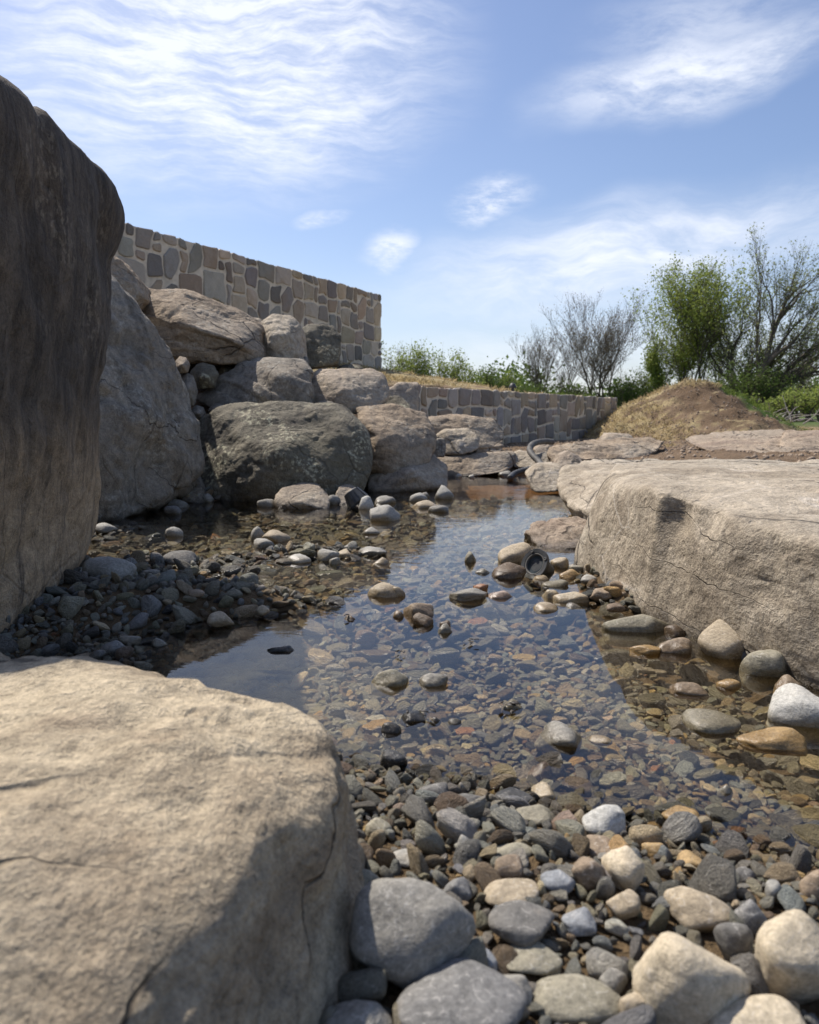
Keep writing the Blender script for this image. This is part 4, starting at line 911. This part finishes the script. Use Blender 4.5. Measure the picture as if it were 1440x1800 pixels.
# the ones that show largest become objects of their own
dep = POS[:, 1]*math.cos(PITCH)+(CAM_H-POS[:, 2])*math.sin(PITCH)
pxx = 720+F*POS[:, 0]/dep; pyy = 900-F*(POS[:, 1]*math.sin(PITCH)+(POS[:, 2]-CAM_H)*math.cos(PITCH))/dep
inside = (pxx > 5) & (pxx < 1435) & (pyy < 1790); app = np.where(inside, A_[:, 2]*e1/dep, 0)
order = np.argsort(-app); eye = Vector((0, 0, CAM_H)); chosen = []
for i in order:
    if len(chosen) >= 300-len(COBBLES): break
    if app[i] <= 0: break
    d = Vector(POS[i])-eye; L = d.length; d.normalize()
    if any(bv.ray_cast(eye, d, L-0.01)[0] is not None for bv in BVH_ROCKS): continue
    chosen.append(i)
ch = np.zeros(n_, bool); ch[chosen] = True
pmeshes = [mesh_np('river_pebble', v, f, PEB) for v, f in PROTO]
CN = {'grey': 'mid-grey', 'dgrey': 'dark grey', 'slate': 'slate', 'blue': 'blue-grey', 'lgrey': 'light grey', 'white': 'whitish', 'cream': 'cream', 'tan': 'tan', 'olive': 'olive', 'brown': 'brown', 'dbrown': 'dark brown', 'rust': 'rusty', 'pink': 'pinkish', 'black': 'black', 'ochre': 'ochre'}
ORD = ['nearest', 'second nearest', 'third nearest', 'fourth nearest', 'fifth nearest', 'sixth nearest', 'seventh nearest', 'eighth nearest', 'ninth nearest', 'tenth nearest']
big = [c for c in COBBLES if c[2] > 28]
SHORT = {}
groups_ = {}
for i in chosen:
    best = min(big, key=lambda c: math.hypot(c[0]-pxx[i], c[1]-pyy[i])-c[2]*0.5); dx, dy = pxx[i]-best[0], pyy[i]-best[1]
    dirn = ('right of' if dx > 0 else 'left of') if abs(dx) > abs(dy)*1.2 else ('below' if dy > 0 else 'above')
    shp = 'flat' if e3[i] < 0.53 else ('long' if e2[i]/e1[i] < 0.68 else 'rounded')
    groups_.setdefault((names[cl_[i]], shp, dirn, best[3]), []).append((math.hypot(dx, dy), i))
plab = {}
for (cn, shp, dirn, lab), lst in groups_.items():
    lst.sort()
    short = ' '.join(lab.split()[:9])
    while short.split()[-1] in ('the', 'of', 'in', 'a', 'by', 'at', 'to', 'and', 'with', 'right', 'left', 'beside', 'below', 'above', 'its', 'near', 'on', 'lying', 'touching', 'cut', 'between'): short = ' '.join(short.split()[:-1])
    for k, (_, i) in enumerate(lst):
        pre = (ORD[min(k, 9)]+' ') if len(lst) > 1 else ''
        plab[i] = f'{pre}{shp} {CN[cn]} pebble {dirn} the {short}'
seen_l = {}
for i in chosen:
    o = bpy.data.objects.new('river_pebble', pmeshes[PR[i]]); COL.objects.link(o); o.location = POS[i]; o.rotation_euler = ROT[i]; o.scale = SC[i]
    o['tint'] = [float(v) for v in TINT[i]]; tag(o, ' '.join(plab[i].split()[:16]), 'pebble', 'river pebbles lying along the near shore')
# all the rest: one object, points that carry small stones
idx = np.where(~ch)[0]; vco = []; fco = []; kind_ = []; off = 0
for k, (v, f) in enumerate(PROTO): vco.append(v); fco.append(f+off); off += len(v); kind_ += [k]*len(v)
me = bpy.data.meshes.new('pebble_bed'); V_ = np.concatenate(vco+[POS[idx]]); Fc = np.concatenate(fco)
me.vertices.add(len(V_)); me.vertices.foreach_set('co', V_.astype(np.float32).ravel()); n = len(Fc)
me.loops.add(n*3); me.loops.foreach_set('vertex_index', Fc.astype(np.int32).ravel()); me.polygons.add(n)
me.polygons.foreach_set('loop_start', np.arange(0, n*3, 3, dtype=np.int32)); me.polygons.foreach_set('loop_total', np.full(n, 3, np.int32))
me.polygons.foreach_set('use_smooth', np.ones(n, bool)); me.update(calc_edges=True); me.materials.append(PEB)
def attr(nm, typ, data, field):
    a = me.attributes.new(nm, typ, 'POINT'); a.data.foreach_set(field, data)
nb = len(V_)-len(idx)
attr('proto', 'INT', np.array(kind_+[-1]*len(idx), np.int32), 'value'); attr('which', 'INT', np.concatenate([np.zeros(nb), PR[idx]]).astype(np.int32), 'value')
attr('rot', 'FLOAT_VECTOR', np.concatenate([np.zeros((nb, 3)), ROT[idx]]).astype(np.float32).ravel(), 'vector')
attr('scl', 'FLOAT_VECTOR', np.concatenate([np.ones((nb, 3)), SC[idx]]).astype(np.float32).ravel(), 'vector')
attr('tint', 'FLOAT_VECTOR', np.concatenate([np.zeros((nb, 3)), TINT[idx]]).astype(np.float32).ravel(), 'vector')
po = link('pebble_bed', me); tag(po, 'countless small wet and dry pebbles covering the pool bed and shores', 'pebbles', kind='stuff')
ng = bpy.data.node_groups.new('pebble_scatter', 'GeometryNodeTree')
ng.interface.new_socket('Geometry', in_out='INPUT', socket_type='NodeSocketGeometry'); ng.interface.new_socket('Geometry', in_out='OUTPUT', socket_type='NodeSocketGeometry')
N_ = ng.nodes; Lk = ng.links.new; gi = N_.new('NodeGroupInput'); go = N_.new('NodeGroupOutput')
def named(nm, ty):
    a = N_.new('GeometryNodeInputNamedAttribute'); a.data_type = ty; a.inputs['Name'].default_value = nm; return a.outputs[0]
pa = named('proto', 'INT'); jn = N_.new('GeometryNodeJoinGeometry')
def sel(k):
    c_ = N_.new('FunctionNodeCompare'); c_.data_type = 'INT'; c_.operation = 'EQUAL'; Lk(pa, c_.inputs[2]); c_.inputs[3].default_value = k
    s_ = N_.new('GeometryNodeSeparateGeometry'); s_.domain = 'POINT'; Lk(gi.outputs[0], s_.inputs[0]); Lk(c_.outputs[0], s_.inputs[1]); return s_.outputs[0]
g2 = []
for k in range(NPROTO):
    gti = N_.new('GeometryNodeGeometryToInstance'); Lk(sel(k), gti.inputs[0]); g2.append(gti)
for gti in reversed(g2): Lk(gti.outputs[0], jn.inputs[0])
mtp = N_.new('GeometryNodeMeshToPoints'); Lk(sel(-1), mtp.inputs[0])
iop = N_.new('GeometryNodeInstanceOnPoints'); Lk(mtp.outputs[0], iop.inputs['Points']); Lk(jn.outputs[0], iop.inputs['Instance']); iop.inputs['Pick Instance'].default_value = True
Lk(named('which', 'INT'), iop.inputs['Instance Index']); Lk(named('rot', 'FLOAT_VECTOR'), iop.inputs['Rotation']); Lk(named('scl', 'FLOAT_VECTOR'), iop.inputs['Scale'])
Lk(iop.outputs[0], go.inputs[0])
po.modifiers.new('scatter', 'NODES').node_group = ng
print('pebbles', n_, 'single', len(chosen), 'cobbles', len(COBBLES))

# ---------------------------------------------------------------- pump light fixtures, hose, small things
PLASTIC = plain('black_plastic', (0.045, 0.047, 0.048), 0.5, var=0.3, nscale=40, bump=0.0006, bscale=300)
LENS = plain('dusty_lens', (0.05, 0.06, 0.065), 0.12, var=0.4); RUBBER = plain('dusty_rubber', (0.085, 0.08, 0.072), 0.7, nscale=25, var=0.4)
def at_part(name, vf, root, mat, sm=True, M_=None):
    vs = [M_ @ v for v in vf[0]] if M_ else vf[0]
    o = link(name, mesh_np(name, vs, vf[1], mat, sm), root)
    if sm:
        for e in (0,): o.data.shade_auto_smooth = None if False else None if not hasattr(o.data, 'x') else None
    return o
def fixture(loc, axis_, label, R=0.05, cone=False):
    root = empty('pond_light', loc); tag(root, label, 'light fixture'); q = Vector(axis_).to_track_quat('Z', 'Y').to_matrix().to_4x4()
    if cone:
        link('shade', mesh_np('shade', [q @ v for v in lathe([(R*0.55, -0.07), (R*0.7, -0.065), (R*1.0, 0.0), (R*1.02, 0.005), (R*0.95, 0.005), (R*0.66, -0.058)], 24)[0]], lathe([(0, 0)]*6, 24)[1], PLASTIC, False), root)
        for k in range(10):
            t_ = k*math.pi/5; v0 = Vector((math.cos(t_)*R*0.70, math.sin(t_)*R*0.70, -0.066)); v1 = Vector((math.cos(t_)*R*1.03, math.sin(t_)*R*1.03, 0.0))
            vf = tube([v0, v1], [0.002, 0.002], 4); link('rib', mesh_np('rib', [q @ v for v in vf[0]], vf[1], PLASTIC, False), root)
        return root
    vf = lathe([(R*0.70, 0.000), (R*0.74, 0.006), (R*0.98, 0.008), (R, 0.006), (R, -0.004), (R*0.97, -0.007), (R*0.6, -0.007)], 44); vf = (vf[0], vf[1][:-2]); link('flange', mesh_np('flange', [q @ v for v in vf[0]], vf[1], PLASTIC, False), root)
    vf = lathe([(R*0.72, -0.004), (R*0.4, -0.006), (R*0.05, -0.0065)], 40); link('lens', mesh_np('lens', [q @ v for v in vf[0]], vf[1][:-2]+[vf[1][-1]], LENS, True), root)
    vf = lathe([(R*0.73, 0.001), (R*0.70, 0.005), (R*0.62, 0.003), (R*0.60, -0.003)], 40); link('bezel', mesh_np('bezel', [q @ v for v in vf[0]], vf[1][:-2], RUBBER, True), root)
    vf = lathe([(R*0.62, -0.006), (R*0.60, -0.03), (R*0.50, -0.05), (R*0.44, -0.075), (R*0.2, -0.082)], 32); link('housing', mesh_np('housing', [q @ v for v in vf[0]], vf[1], PLASTIC, False), root)
    for k in range(4):
        t_ = k*math.pi/2+0.5; c0 = Vector((math.cos(t_)*R*0.86, math.sin(t_)*R*0.86, 0.008))
        vf = lathe([(0.0052, -0.002), (0.0052, 0.0018), (0.004, 0.0025), (0.0025, 0.0012)], 12); link('screw', mesh_np('screw', [q @ (v+c0) for v in vf[0]], vf[1], RUBBER, False), root)
    for k in range(3):
        t_ = k*math.pi/3*2+1.2; v0 = Vector((math.cos(t_)*R*0.6, math.sin(t_)*R*0.6, -0.01)); v1 = Vector((math.cos(t_)*R*0.42, math.sin(t_)*R*0.42, -0.07))
        vf = tube([v0, v1], [0.004, 0.003], 5); link('cooling_rib', mesh_np('cooling_rib', [q @ v for v in vf[0]], vf[1], PLASTIC, False), root)
    return root
fixture(W(941, 992, 2.36), (-0.66, -0.58, 0.42), 'round black pond light with a screwed flange, tipped on the right shore stones', 0.050)
fixture(W(630, 888, 4.05)+Vector((0, 0, 0.02)), (0.55, -0.15, -0.75), 'black ribbed cone-shaped fixture half sunk beside the pale cobbles in the far pool', 0.062, cone=True)
def hose(px, label, r, mat=RUBBER, name='hose'):
    P_ = [W(*a) for a in px]; pts_ = []
    for i in range(len(P_)-1):
        p0, p1, p2, p3 = P_[max(i-1, 0)], P_[i], P_[i+1], P_[min(i+2, len(P_)-1)]
        for k in range(7):
            t_ = k/7; pts_.append(0.5*((2*p1)+(p2-p0)*t_+(2*p0-5*p1+4*p2-p3)*t_*t_+(3*p1-p0-3*p2+p3)*t_**3))
    pts_.append(P_[-1]); rad = [r*(1+0.14*(k % 2)) for k in range(len(pts_))]; vf = tube(pts_, rad, 12)
    o = link(name, mesh_np(name, vf[0], vf[1], mat)); tag(o, label, 'hose'); return o
hose([(972, 777, 6.7), (955, 776, 6.6), (938, 780, 6.45), (931, 790, 6.3), (937, 801, 6.2), (948, 812, 6.1), (957, 824, 5.95)], 'dusty corrugated hose arching between the far rocks', 0.023)
hose([(960, 822, 5.75), (940, 823, 5.8), (922, 827, 5.8), (905, 833, 5.75), (896, 841, 5.65)], 'black hose lying low at the far shore, running into the water', 0.022, PLASTIC)
root = empty('post_lamp', W(903, 687, 10.6)+Vector((0, 0.1, 0))); root.location.z = 0.78; tag(root, 'tiny black lamp head standing on the low wall top', 'lamp')
vf = lathe([(0.02, 0), (0.02, 0.05), (0.014, 0.055)], 12); link('stem', mesh_np('stem', vf[0], vf[1], PLASTIC), root)
vf = lathe([(0.055, 0.05), (0.05, 0.075), (0.03, 0.11), (0.012, 0.12)], 16); link('lamp_shade', mesh_np('lamp_shade', vf[0], vf[1], PLASTIC), root)

# sodden leaves and weed caught in the shallows
LEAF = plain('sodden_leaf', (0.03, 0.023, 0.016), 0.5, nscale=60, var=0.5)
def soggy(px, py, size, n, label, tint=None):
    c0 = G(px, py, 0.006); vs, fs = [], []
    for k in range(n):
        a = random.uniform(0, 6.28); L = size*random.uniform(0.35, 0.7); w_ = L*random.uniform(0.35, 0.6); cc = c0+Vector((random.gauss(0, size*0.45), random.gauss(0, size*0.4), random.uniform(-0.006, 0.006)))
        d1 = Vector((math.cos(a), math.sin(a), random.uniform(-.15, .15))); d2 = Vector((-math.sin(a), math.cos(a), random.uniform(-.2, .2))); b0 = len(vs)
        prof = [(-1, 0), (-0.5, 0.8), (0.3, 1.0), (1, 0.1), (0.35, -0.9), (-0.5, -0.75)]
        for s_, t_ in prof: vs.append(cc+d1*L*0.5*s_+d2*w_*0.5*t_+Vector((0, 0, 0.12*L*abs(t_)*random.uniform(0.2, 1))))
        vs.append(cc); fs += [(b0+i, b0+(i+1) % 6, b0+6) for i in range(6)]
    me_ = mesh_np('sodden_leaves', [v-c0 for v in vs], fs, LEAF); o = link('sodden_leaves', me_, loc=c0); md = o.modifiers.new('thickness', 'SOLIDIFY'); md.thickness = 0.0015
    tag(o, label, 'leaf litter')
soggy(738, 1256, 0.03, 6, 'dark sodden leaves on the black stones before the shore')
soggy(825, 1127, 0.025, 5, 'thin dark leaf scraps floating in mid-pool right')
soggy(618, 1087, 0.025, 3, 'curled dry brown leaf floating left of the mid-pool stones')
soggy(745, 1090, 0.025, 6, 'brown leaf tangle caught on the mid-pool stones')
soggy(905, 1245, 0.03, 6, 'pale brown weed scraps under the mid-right surface')
soggy(700, 1147, 0.02, 5, 'single dark leaf scrap in the open blue water')
# ---------------------------------------------------------------- trees and shrubs
BARK = plain('grey_brown_bark', (0.095, 0.078, 0.06), 0.9, nscale=3, var=0.3)
def leaf_mat(name, col, col2):
    m, t, b, out = new_mat(name); oc = t.n('ShaderNodeTexCoord').outputs['Object']; n = t.noise(oc, 1.1, 4, 0.6)
    t.l(t.mix(t.sstep(n, 0.35, 0.65), col, col2), b.inputs['Base Color']); b.inputs['Roughness'].default_value = 0.6; b.inputs['Specular IOR Level'].default_value = 0.2
    tl = t.n('ShaderNodeBsdfTranslucent'); t.l(t.mix(0.5, col, col2), tl.inputs[0]); mx = t.n('ShaderNodeMixShader'); mx.inputs[0].default_value = 0.45
    t.l(b.outputs[0], mx.inputs[1]); t.l(tl.outputs[0], mx.inputs[2]); t.l(mx.outputs[0], out.inputs[0]); return m
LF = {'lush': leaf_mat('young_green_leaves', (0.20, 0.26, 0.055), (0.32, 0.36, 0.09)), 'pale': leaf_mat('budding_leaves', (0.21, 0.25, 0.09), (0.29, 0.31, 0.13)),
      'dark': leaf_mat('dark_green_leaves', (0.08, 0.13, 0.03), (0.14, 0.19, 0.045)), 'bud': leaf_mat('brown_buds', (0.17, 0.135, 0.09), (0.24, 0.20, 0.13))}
class Acc:
    def __init__(s): s.v = []; s.f = []
    def tube(s, path, rad, seg):
        vf = tube(path, rad, seg, False); o = len(s.v); s.v += vf[0]; s.f += [tuple(i+o for i in q) for q in vf[1]]
def leaf_cards(centres, size, n, spread, R):
    c = np.array([q[:] for q in centres]); idx_ = R.integers(0, len(c), n); p = c[idx_]+R.normal(0, spread, (n, 3))
    a = R.normal(0, 1, (n, 3)); a /= np.linalg.norm(a, axis=1)[:, None]; b_ = np.cross(a, R.normal(0, 1, (n, 3))); b_ /= np.linalg.norm(b_, axis=1)[:, None]
    s_ = size*R.uniform(0.6, 1.3, (n, 1)); v = np.stack([p-a*s_, p+b_*s_*0.55, p+a*s_, p-b_*s_*0.55], 1).reshape(-1, 3)
    f = np.arange(n*4).reshape(n, 4); return v, f
def tree(px, D, top_py, label, stems=1, spread=0.35, lean=(0, 0), leaves=0, leaf='lush', lsize=0.06, depth=4, name='bare_tree', seed=0, crown_w=None, base_py=None, trunk_r=None, gnarl=0.18, lspread=0.15, first=0.22, group='trees and shrubs along the skyline', up=0.12, kids=(3, 4)):
    R = random.Random(seed*91+5); RN = np.random.default_rng(seed+77); top = W(px, top_py, D); x0, z0 = top.x-lean[0], 0.1; H = top.z-z0
    root = empty(name, (x0, D, z0)); tag(root, label, 'tree', group); trunk = Acc(); twigs = Acc(); tips = []
    def grow(p, d, L, r, lev):
        n = 5 if lev == 0 else (4 if lev < 3 else 3); path, rad = [p], [r]; q = p.copy(); dd = d.copy(); kid = []
        for k in range(n):
            dd = (dd+Vector((R.gauss(0, gnarl), R.gauss(0, gnarl), R.gauss(0, gnarl*0.6)+up))).normalized(); q = q+dd*(L/n); path.append(q.copy()); rad.append(r*(1-0.55*(k+1)/n)); kid.append((q.copy(), dd.copy(), r*(1-0.5*(k+1)/n), (k+1)/n))
        (trunk if lev < 2 else twigs).tube(path, rad, 7 if lev == 0 else (5 if lev == 1 else 3))
        if lev >= 2: tips.extend([path[-1], path[len(path)//2]])
        if lev >= depth: return
        nk = R.randint(*kids)+(2 if lev == 0 else 0)
        for _ in range(nk):
            kp = R.choice(kid[1:] if lev == 0 and first > 0.2 else kid) ; a = R.uniform(0, 6.283)
            side = Vector((math.cos(a), math.sin(a), 0)); ang = spread*R.uniform(0.7, 1.5)
            nd = (kp[1]*math.cos(ang)+side*math.sin(ang)+Vector((0, 0, 0.1))).normalized(); grow(kp[0], nd, L*R.uniform(0.48, 0.72), max(kp[2]*0.55, 0.0045), lev+1)
        kp = kid[-1]; grow(kp[0], (kp[1]+Vector((R.gauss(0, .12), R.gauss(0, .12), 0))).normalized(), L*0.66, max(kp[2]*0.8, 0.0045), lev+1)
    r0 = trunk_r or H*0.012
    for s in range(stems):
        a = s*6.283/max(stems, 1)+R.random(); o_ = 0.0 if stems == 1 else 0.12
        d0 = Vector((lean[0]*1.9/H+math.cos(a)*(spread*0.55 if stems > 1 else 0), lean[1]/H+math.sin(a)*(spread*0.55 if stems > 1 else 0), 1)).normalized()
        grow(Vector((math.cos(a)*o_, math.sin(a)*o_, 0)), d0, H*(0.42 if depth >= 4 else 0.5), r0*R.uniform(0.7, 1.1), 0)
    zs_ = sorted(v.z for v in twigs.v); zmax = zs_[int(len(zs_)*0.985)]; k = H/zmax
    lat = 1.0
    if crown_w:
        xs_ = sorted(v.x for v in twigs.v); ext = (xs_[int(len(xs_)*0.97)]-xs_[int(len(xs_)*0.03)]); lat = crown_w/ext/k
    sc = lambda v: Vector((v.x*k*lat, v.y*k*lat, v.z*k))
    link('trunk', mesh_np('trunk', [sc(v) for v in trunk.v], trunk.f, BARK), root)
    cr = link('crown', mesh_np('crown', [sc(v) for v in twigs.v], twigs.f, BARK), root)
    if leaves:
        v, f = leaf_cards([sc(q) for q in tips], lsize, leaves, lspread*H*0.12, RN); link('foliage', mesh_np('foliage', v, f, LF[leaf], False), cr)
    return root
tree(955, 44, 585, 'small bare tree, leftmost in the skyline right of the low wall', stems=3, spread=0.34, leaves=900, leaf='bud', lsize=0.035, depth=4, seed=1, crown_w=2.3)
tree(992, 46, 595, 'thin sparse tree between the small bare tree and the many-stemmed one', stems=2, spread=0.4, leaves=500, leaf='bud', lsize=0.035, depth=4, seed=2, crown_w=1.8)
tree(1066, 42, 530, 'wide many-stemmed bare tree with a rounded twiggy crown', stems=6, spread=0.42, leaves=4000, leaf='bud', lsize=0.04, depth=4, seed=3, crown_w=4.1, kids=(3, 4), trunk_r=0.06)
tree(1150, 45, 570, 'slender tree with faint green buds left of the leafy one', stems=1, spread=0.35, leaves=900, leaf='pale', lsize=0.05, depth=4, seed=4, crown_w=1.7)
tree(1228, 38, 480, 'tall full tree in fresh green leaf behind the mound top', stems=3, spread=0.40, leaves=17000, leaf='lush', lsize=0.06, depth=4, name='leafy_tree', seed=5, crown_w=3.3, lspread=0.22, kids=(4, 5))
tree(1185, 39, 590, 'lower leafy tree hugging the left side of the tall green one', stems=2, spread=0.5, leaves=7000, leaf='lush', lsize=0.06, depth=4, name='leafy_tree', seed=6, crown_w=2.3, lspread=0.25)
tree(1315, 36, 520, 'crooked dark-limbed tree with sparse pale leaves right of the full one', stems=3, spread=0.5, leaves=4500, leaf='pale', lsize=0.055, depth=4, name='leafy_tree', seed=8, crown_w=3.4, gnarl=0.26, lspread=0.13, trunk_r=0.13)
tree(1436, 33, 430, 'tallest tree, trunk leaning right out of the frame, sparse young leaves', stems=2, spread=0.40, lean=(2.3, 0), leaves=6500, leaf='pale', lsize=0.05, depth=4, name='leafy_tree', seed=9, crown_w=5.0, gnarl=0.2, lspread=0.10, trunk_r=0.20, up=0.0, kids=(4, 5))
tree(1268, 40, 575, 'thin twiggy tree in the gap between the green and the crooked trees', stems=2, spread=0.4, leaves=1500, leaf='lush', lsize=0.05, depth=4, seed=10, crown_w=2.0)
tree(1405, 38, 600, 'slim bare sapling under the leaning tree', stems=3, spread=0.3, leaves=300, leaf='pale', lsize=0.04, depth=4, seed=11, crown_w=2.2)
SHR = [(700, 612, 34, 'pale', 1.3, 'feathery green shrub just right of the tall wall end'), (722, 622, 33, 'lush', 1.1, 'green shrub between the first and the tallest of the left shrubs'), (752, 612, 33, 'lush', 1.4, 'tallest green shrub in the row above the bank, left of centre'),
       (800, 624, 33, 'lush', 1.0, 'narrow upright green shrub standing free above the bank'), (828, 644, 34, 'lush', 1.2, 'low green shrub right of the narrow upright one'),
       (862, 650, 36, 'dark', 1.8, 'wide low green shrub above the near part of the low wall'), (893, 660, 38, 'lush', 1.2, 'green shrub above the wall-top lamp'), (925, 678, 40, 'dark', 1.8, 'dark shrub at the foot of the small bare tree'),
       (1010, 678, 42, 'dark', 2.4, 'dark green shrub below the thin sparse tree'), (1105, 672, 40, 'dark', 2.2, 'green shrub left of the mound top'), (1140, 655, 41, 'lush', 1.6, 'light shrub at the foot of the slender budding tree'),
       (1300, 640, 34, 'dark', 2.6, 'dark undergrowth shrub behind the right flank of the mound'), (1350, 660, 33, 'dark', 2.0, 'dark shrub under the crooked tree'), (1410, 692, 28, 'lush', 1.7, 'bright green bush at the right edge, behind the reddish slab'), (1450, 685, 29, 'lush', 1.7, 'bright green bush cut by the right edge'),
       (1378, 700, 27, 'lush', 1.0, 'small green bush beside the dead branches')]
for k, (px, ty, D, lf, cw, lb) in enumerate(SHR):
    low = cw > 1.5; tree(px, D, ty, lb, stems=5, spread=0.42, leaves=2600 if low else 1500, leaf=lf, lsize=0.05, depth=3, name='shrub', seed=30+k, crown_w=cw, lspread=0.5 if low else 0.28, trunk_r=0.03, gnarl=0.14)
# far wood that reads as one mass
Rw = np.random.default_rng(5); cen = []
for k in range(420):
    a = Rw.uniform(-0.62, 0.72); d = Rw.uniform(50, 75); hh = 2.0+0.9*math.sin(a*17)+1.0*math.sin(a*41+2)+Rw.uniform(-0.8, 0.6); hh = max(hh, 0.8)
    for j in range(6): cen.append(Vector((d*math.tan(a)+Rw.normal(0, 0.8), d+Rw.normal(0, 1), 0.3+Rw.random()**0.8*hh)))
v, f = leaf_cards(cen, 0.17, 42000, 0.45, Rw); wo_ = link('far_wood', mesh_np('far_wood', v, f, LF['dark'], False)); tag(wo_, 'far dark green wood along the horizon behind the trees', 'wood', kind='stuff')
# dead branches at the foot of the mound
DEAD = plain('bleached_dead_wood', (0.30, 0.27, 0.23), 0.9, nscale=8)
acc = Acc(); R = random.Random(4); c0 = W(1352, 745, 16.5)
for k in range(26):
    p = Vector((R.uniform(-.5, .7), R.uniform(-.5, .5), R.uniform(0, 0.1))); d = Vector((R.uniform(-1, 1), R.uniform(-.6, .6), R.uniform(0.1, 0.8))).normalized(); L = R.uniform(0.3, 0.8); path = [p]
    for j in range(4): d = (d+Vector((R.gauss(0, .2), R.gauss(0, .2), R.gauss(-.1, .2)))).normalized(); p = p+d*L/4; path.append(p)
    acc.tube(path, [0.016, 0.014, 0.011, 0.008, 0.004], 5)
o = link('dead_branches', mesh_np('dead_branches', acc.v, acc.f, DEAD), loc=(c0.x, c0.y, 0.25)); tag(o, 'heap of bleached dead branches at the right foot of the mound', 'branches')

# ---------------------------------------------------------------- grass, straw and gravel
def blades(name, label, cat, n, pick, col, col2, h, seed, wdt=0.006):
    Rg = np.random.default_rng(seed); P_ = pick(Rg, n); zz = terrain(P_[:, 0], P_[:, 1])[0]; n = len(P_); L = h*Rg.uniform(0.4, 1.2, n); a = Rg.uniform(0, 6.283, n); tl_ = Rg.uniform(0.3, 1.1, n); a2 = Rg.uniform(0, 6.283, n)
    base = np.stack([P_[:, 0], P_[:, 1], zz-0.005], 1); wv2 = np.stack([np.cos(a2), np.sin(a2), 0*a], 1)*wdt; dirv = np.stack([np.cos(a)*np.sin(tl_), np.sin(a)*np.sin(tl_), np.cos(tl_)], 1)*L[:, None]
    v = np.stack([base-wv2, base+wv2, base+dirv*0.55+wv2*0.6+[0, 0, 0.01], base+dirv+[0, 0, -0.01]], 1).reshape(-1, 3); f = np.arange(n*4).reshape(n, 4)
    m = leaf_mat(name, col, col2); tag(link(name, mesh_np(name, v, f, m, False)), label, cat, kind='stuff')
def pk(x0, x1, y0, y1, cond):
    def go(Rg, n):
        P_ = np.stack([Rg.uniform(x0, x1, n*3), Rg.uniform(y0, y1, n*3)], 1); zt = terrain(P_[:, 0], P_[:, 1]); return P_[cond(P_[:, 0], P_[:, 1], zt)][:n]
    return go
blades('straw_grass', 'dry straw covering the mound crown and the slope behind the low wall', 'dry grass', 30000, pk(-1, 8, 8, 19.5, lambda x, y, q: ((q[4] > 0.1) & (y > 10.3) & ~((x > 4.2) & (y < 13.9) & (q[0] < 0.9) & (q[0] > 0.2)) & (fbm2(x, y, 2.5, 3, 4) > -0.5)) | ((x > 2.8) & (x < 9) & (y > 8.5) & (q[4] < 0.1) & (q[2] < -0.1) & (fbm2(x, y, 1.6, 3, 14) > 0.3)) | ((q[2] > 0.4) & (y < 15) & (fbm2(x, y, 2.0, 3, 4) > 0.05))), (0.36, 0.28, 0.15), (0.50, 0.40, 0.22), 0.09, 1)
blades('green_grass', 'green grass on the right flank and left shoulder of the mound', 'grass', 26000, pk(2.5, 10, 13, 20, lambda x, y, q: ((q[4] > 0.05) & (y > 10.3) & ((x > 5.1+0.32*(14-y)+0.25*fbm2(x, y, 2, 3, 8)) | ((x < 3.6) & (q[0] > 0.6) & (fbm2(x, y, 2, 3, 8) > 0.15)))) | ((q[2] > 0.4) & (q[3] > 5.5))), (0.10, 0.16, 0.03), (0.19, 0.23, 0.05), 0.12, 2)
Rg = np.random.default_rng(8); n = 9000; P_ = np.stack([Rg.uniform(1.1, 9, n), Rg.uniform(3.3, 15, n)], 1); zt = terrain(P_[:, 0], P_[:, 1]); ok = (zt[1] > 0.12) & (zt[2] < -0.05); P_, zz = P_[ok], zt[0][ok]; n = len(P_)
u, f = ico(1); s_ = Rg.uniform(0.005, 0.02, (n, 1, 1))*Rg.uniform(0.6, 1.2, (n, 1, 3)); jit = 1+Rg.uniform(-.2, .2, (n, len(u), 1))
v = (u[None]*s_*jit+np.stack([P_[:, 0], P_[:, 1], zz+0.003], 1)[:, None]).reshape(-1, 3); ff = (f[None]+(np.arange(n)*len(u))[:, None, None]).reshape(-1, 3)
tag(link('gravel', mesh_np('gravel', v, ff, plain('tan_gravel', (0.26, 0.20, 0.145), 0.9, nscale=2.5, var=0.45), False)), 'loose tan gravel and soil crumbs on the right bank', 'gravel', kind='stuff')
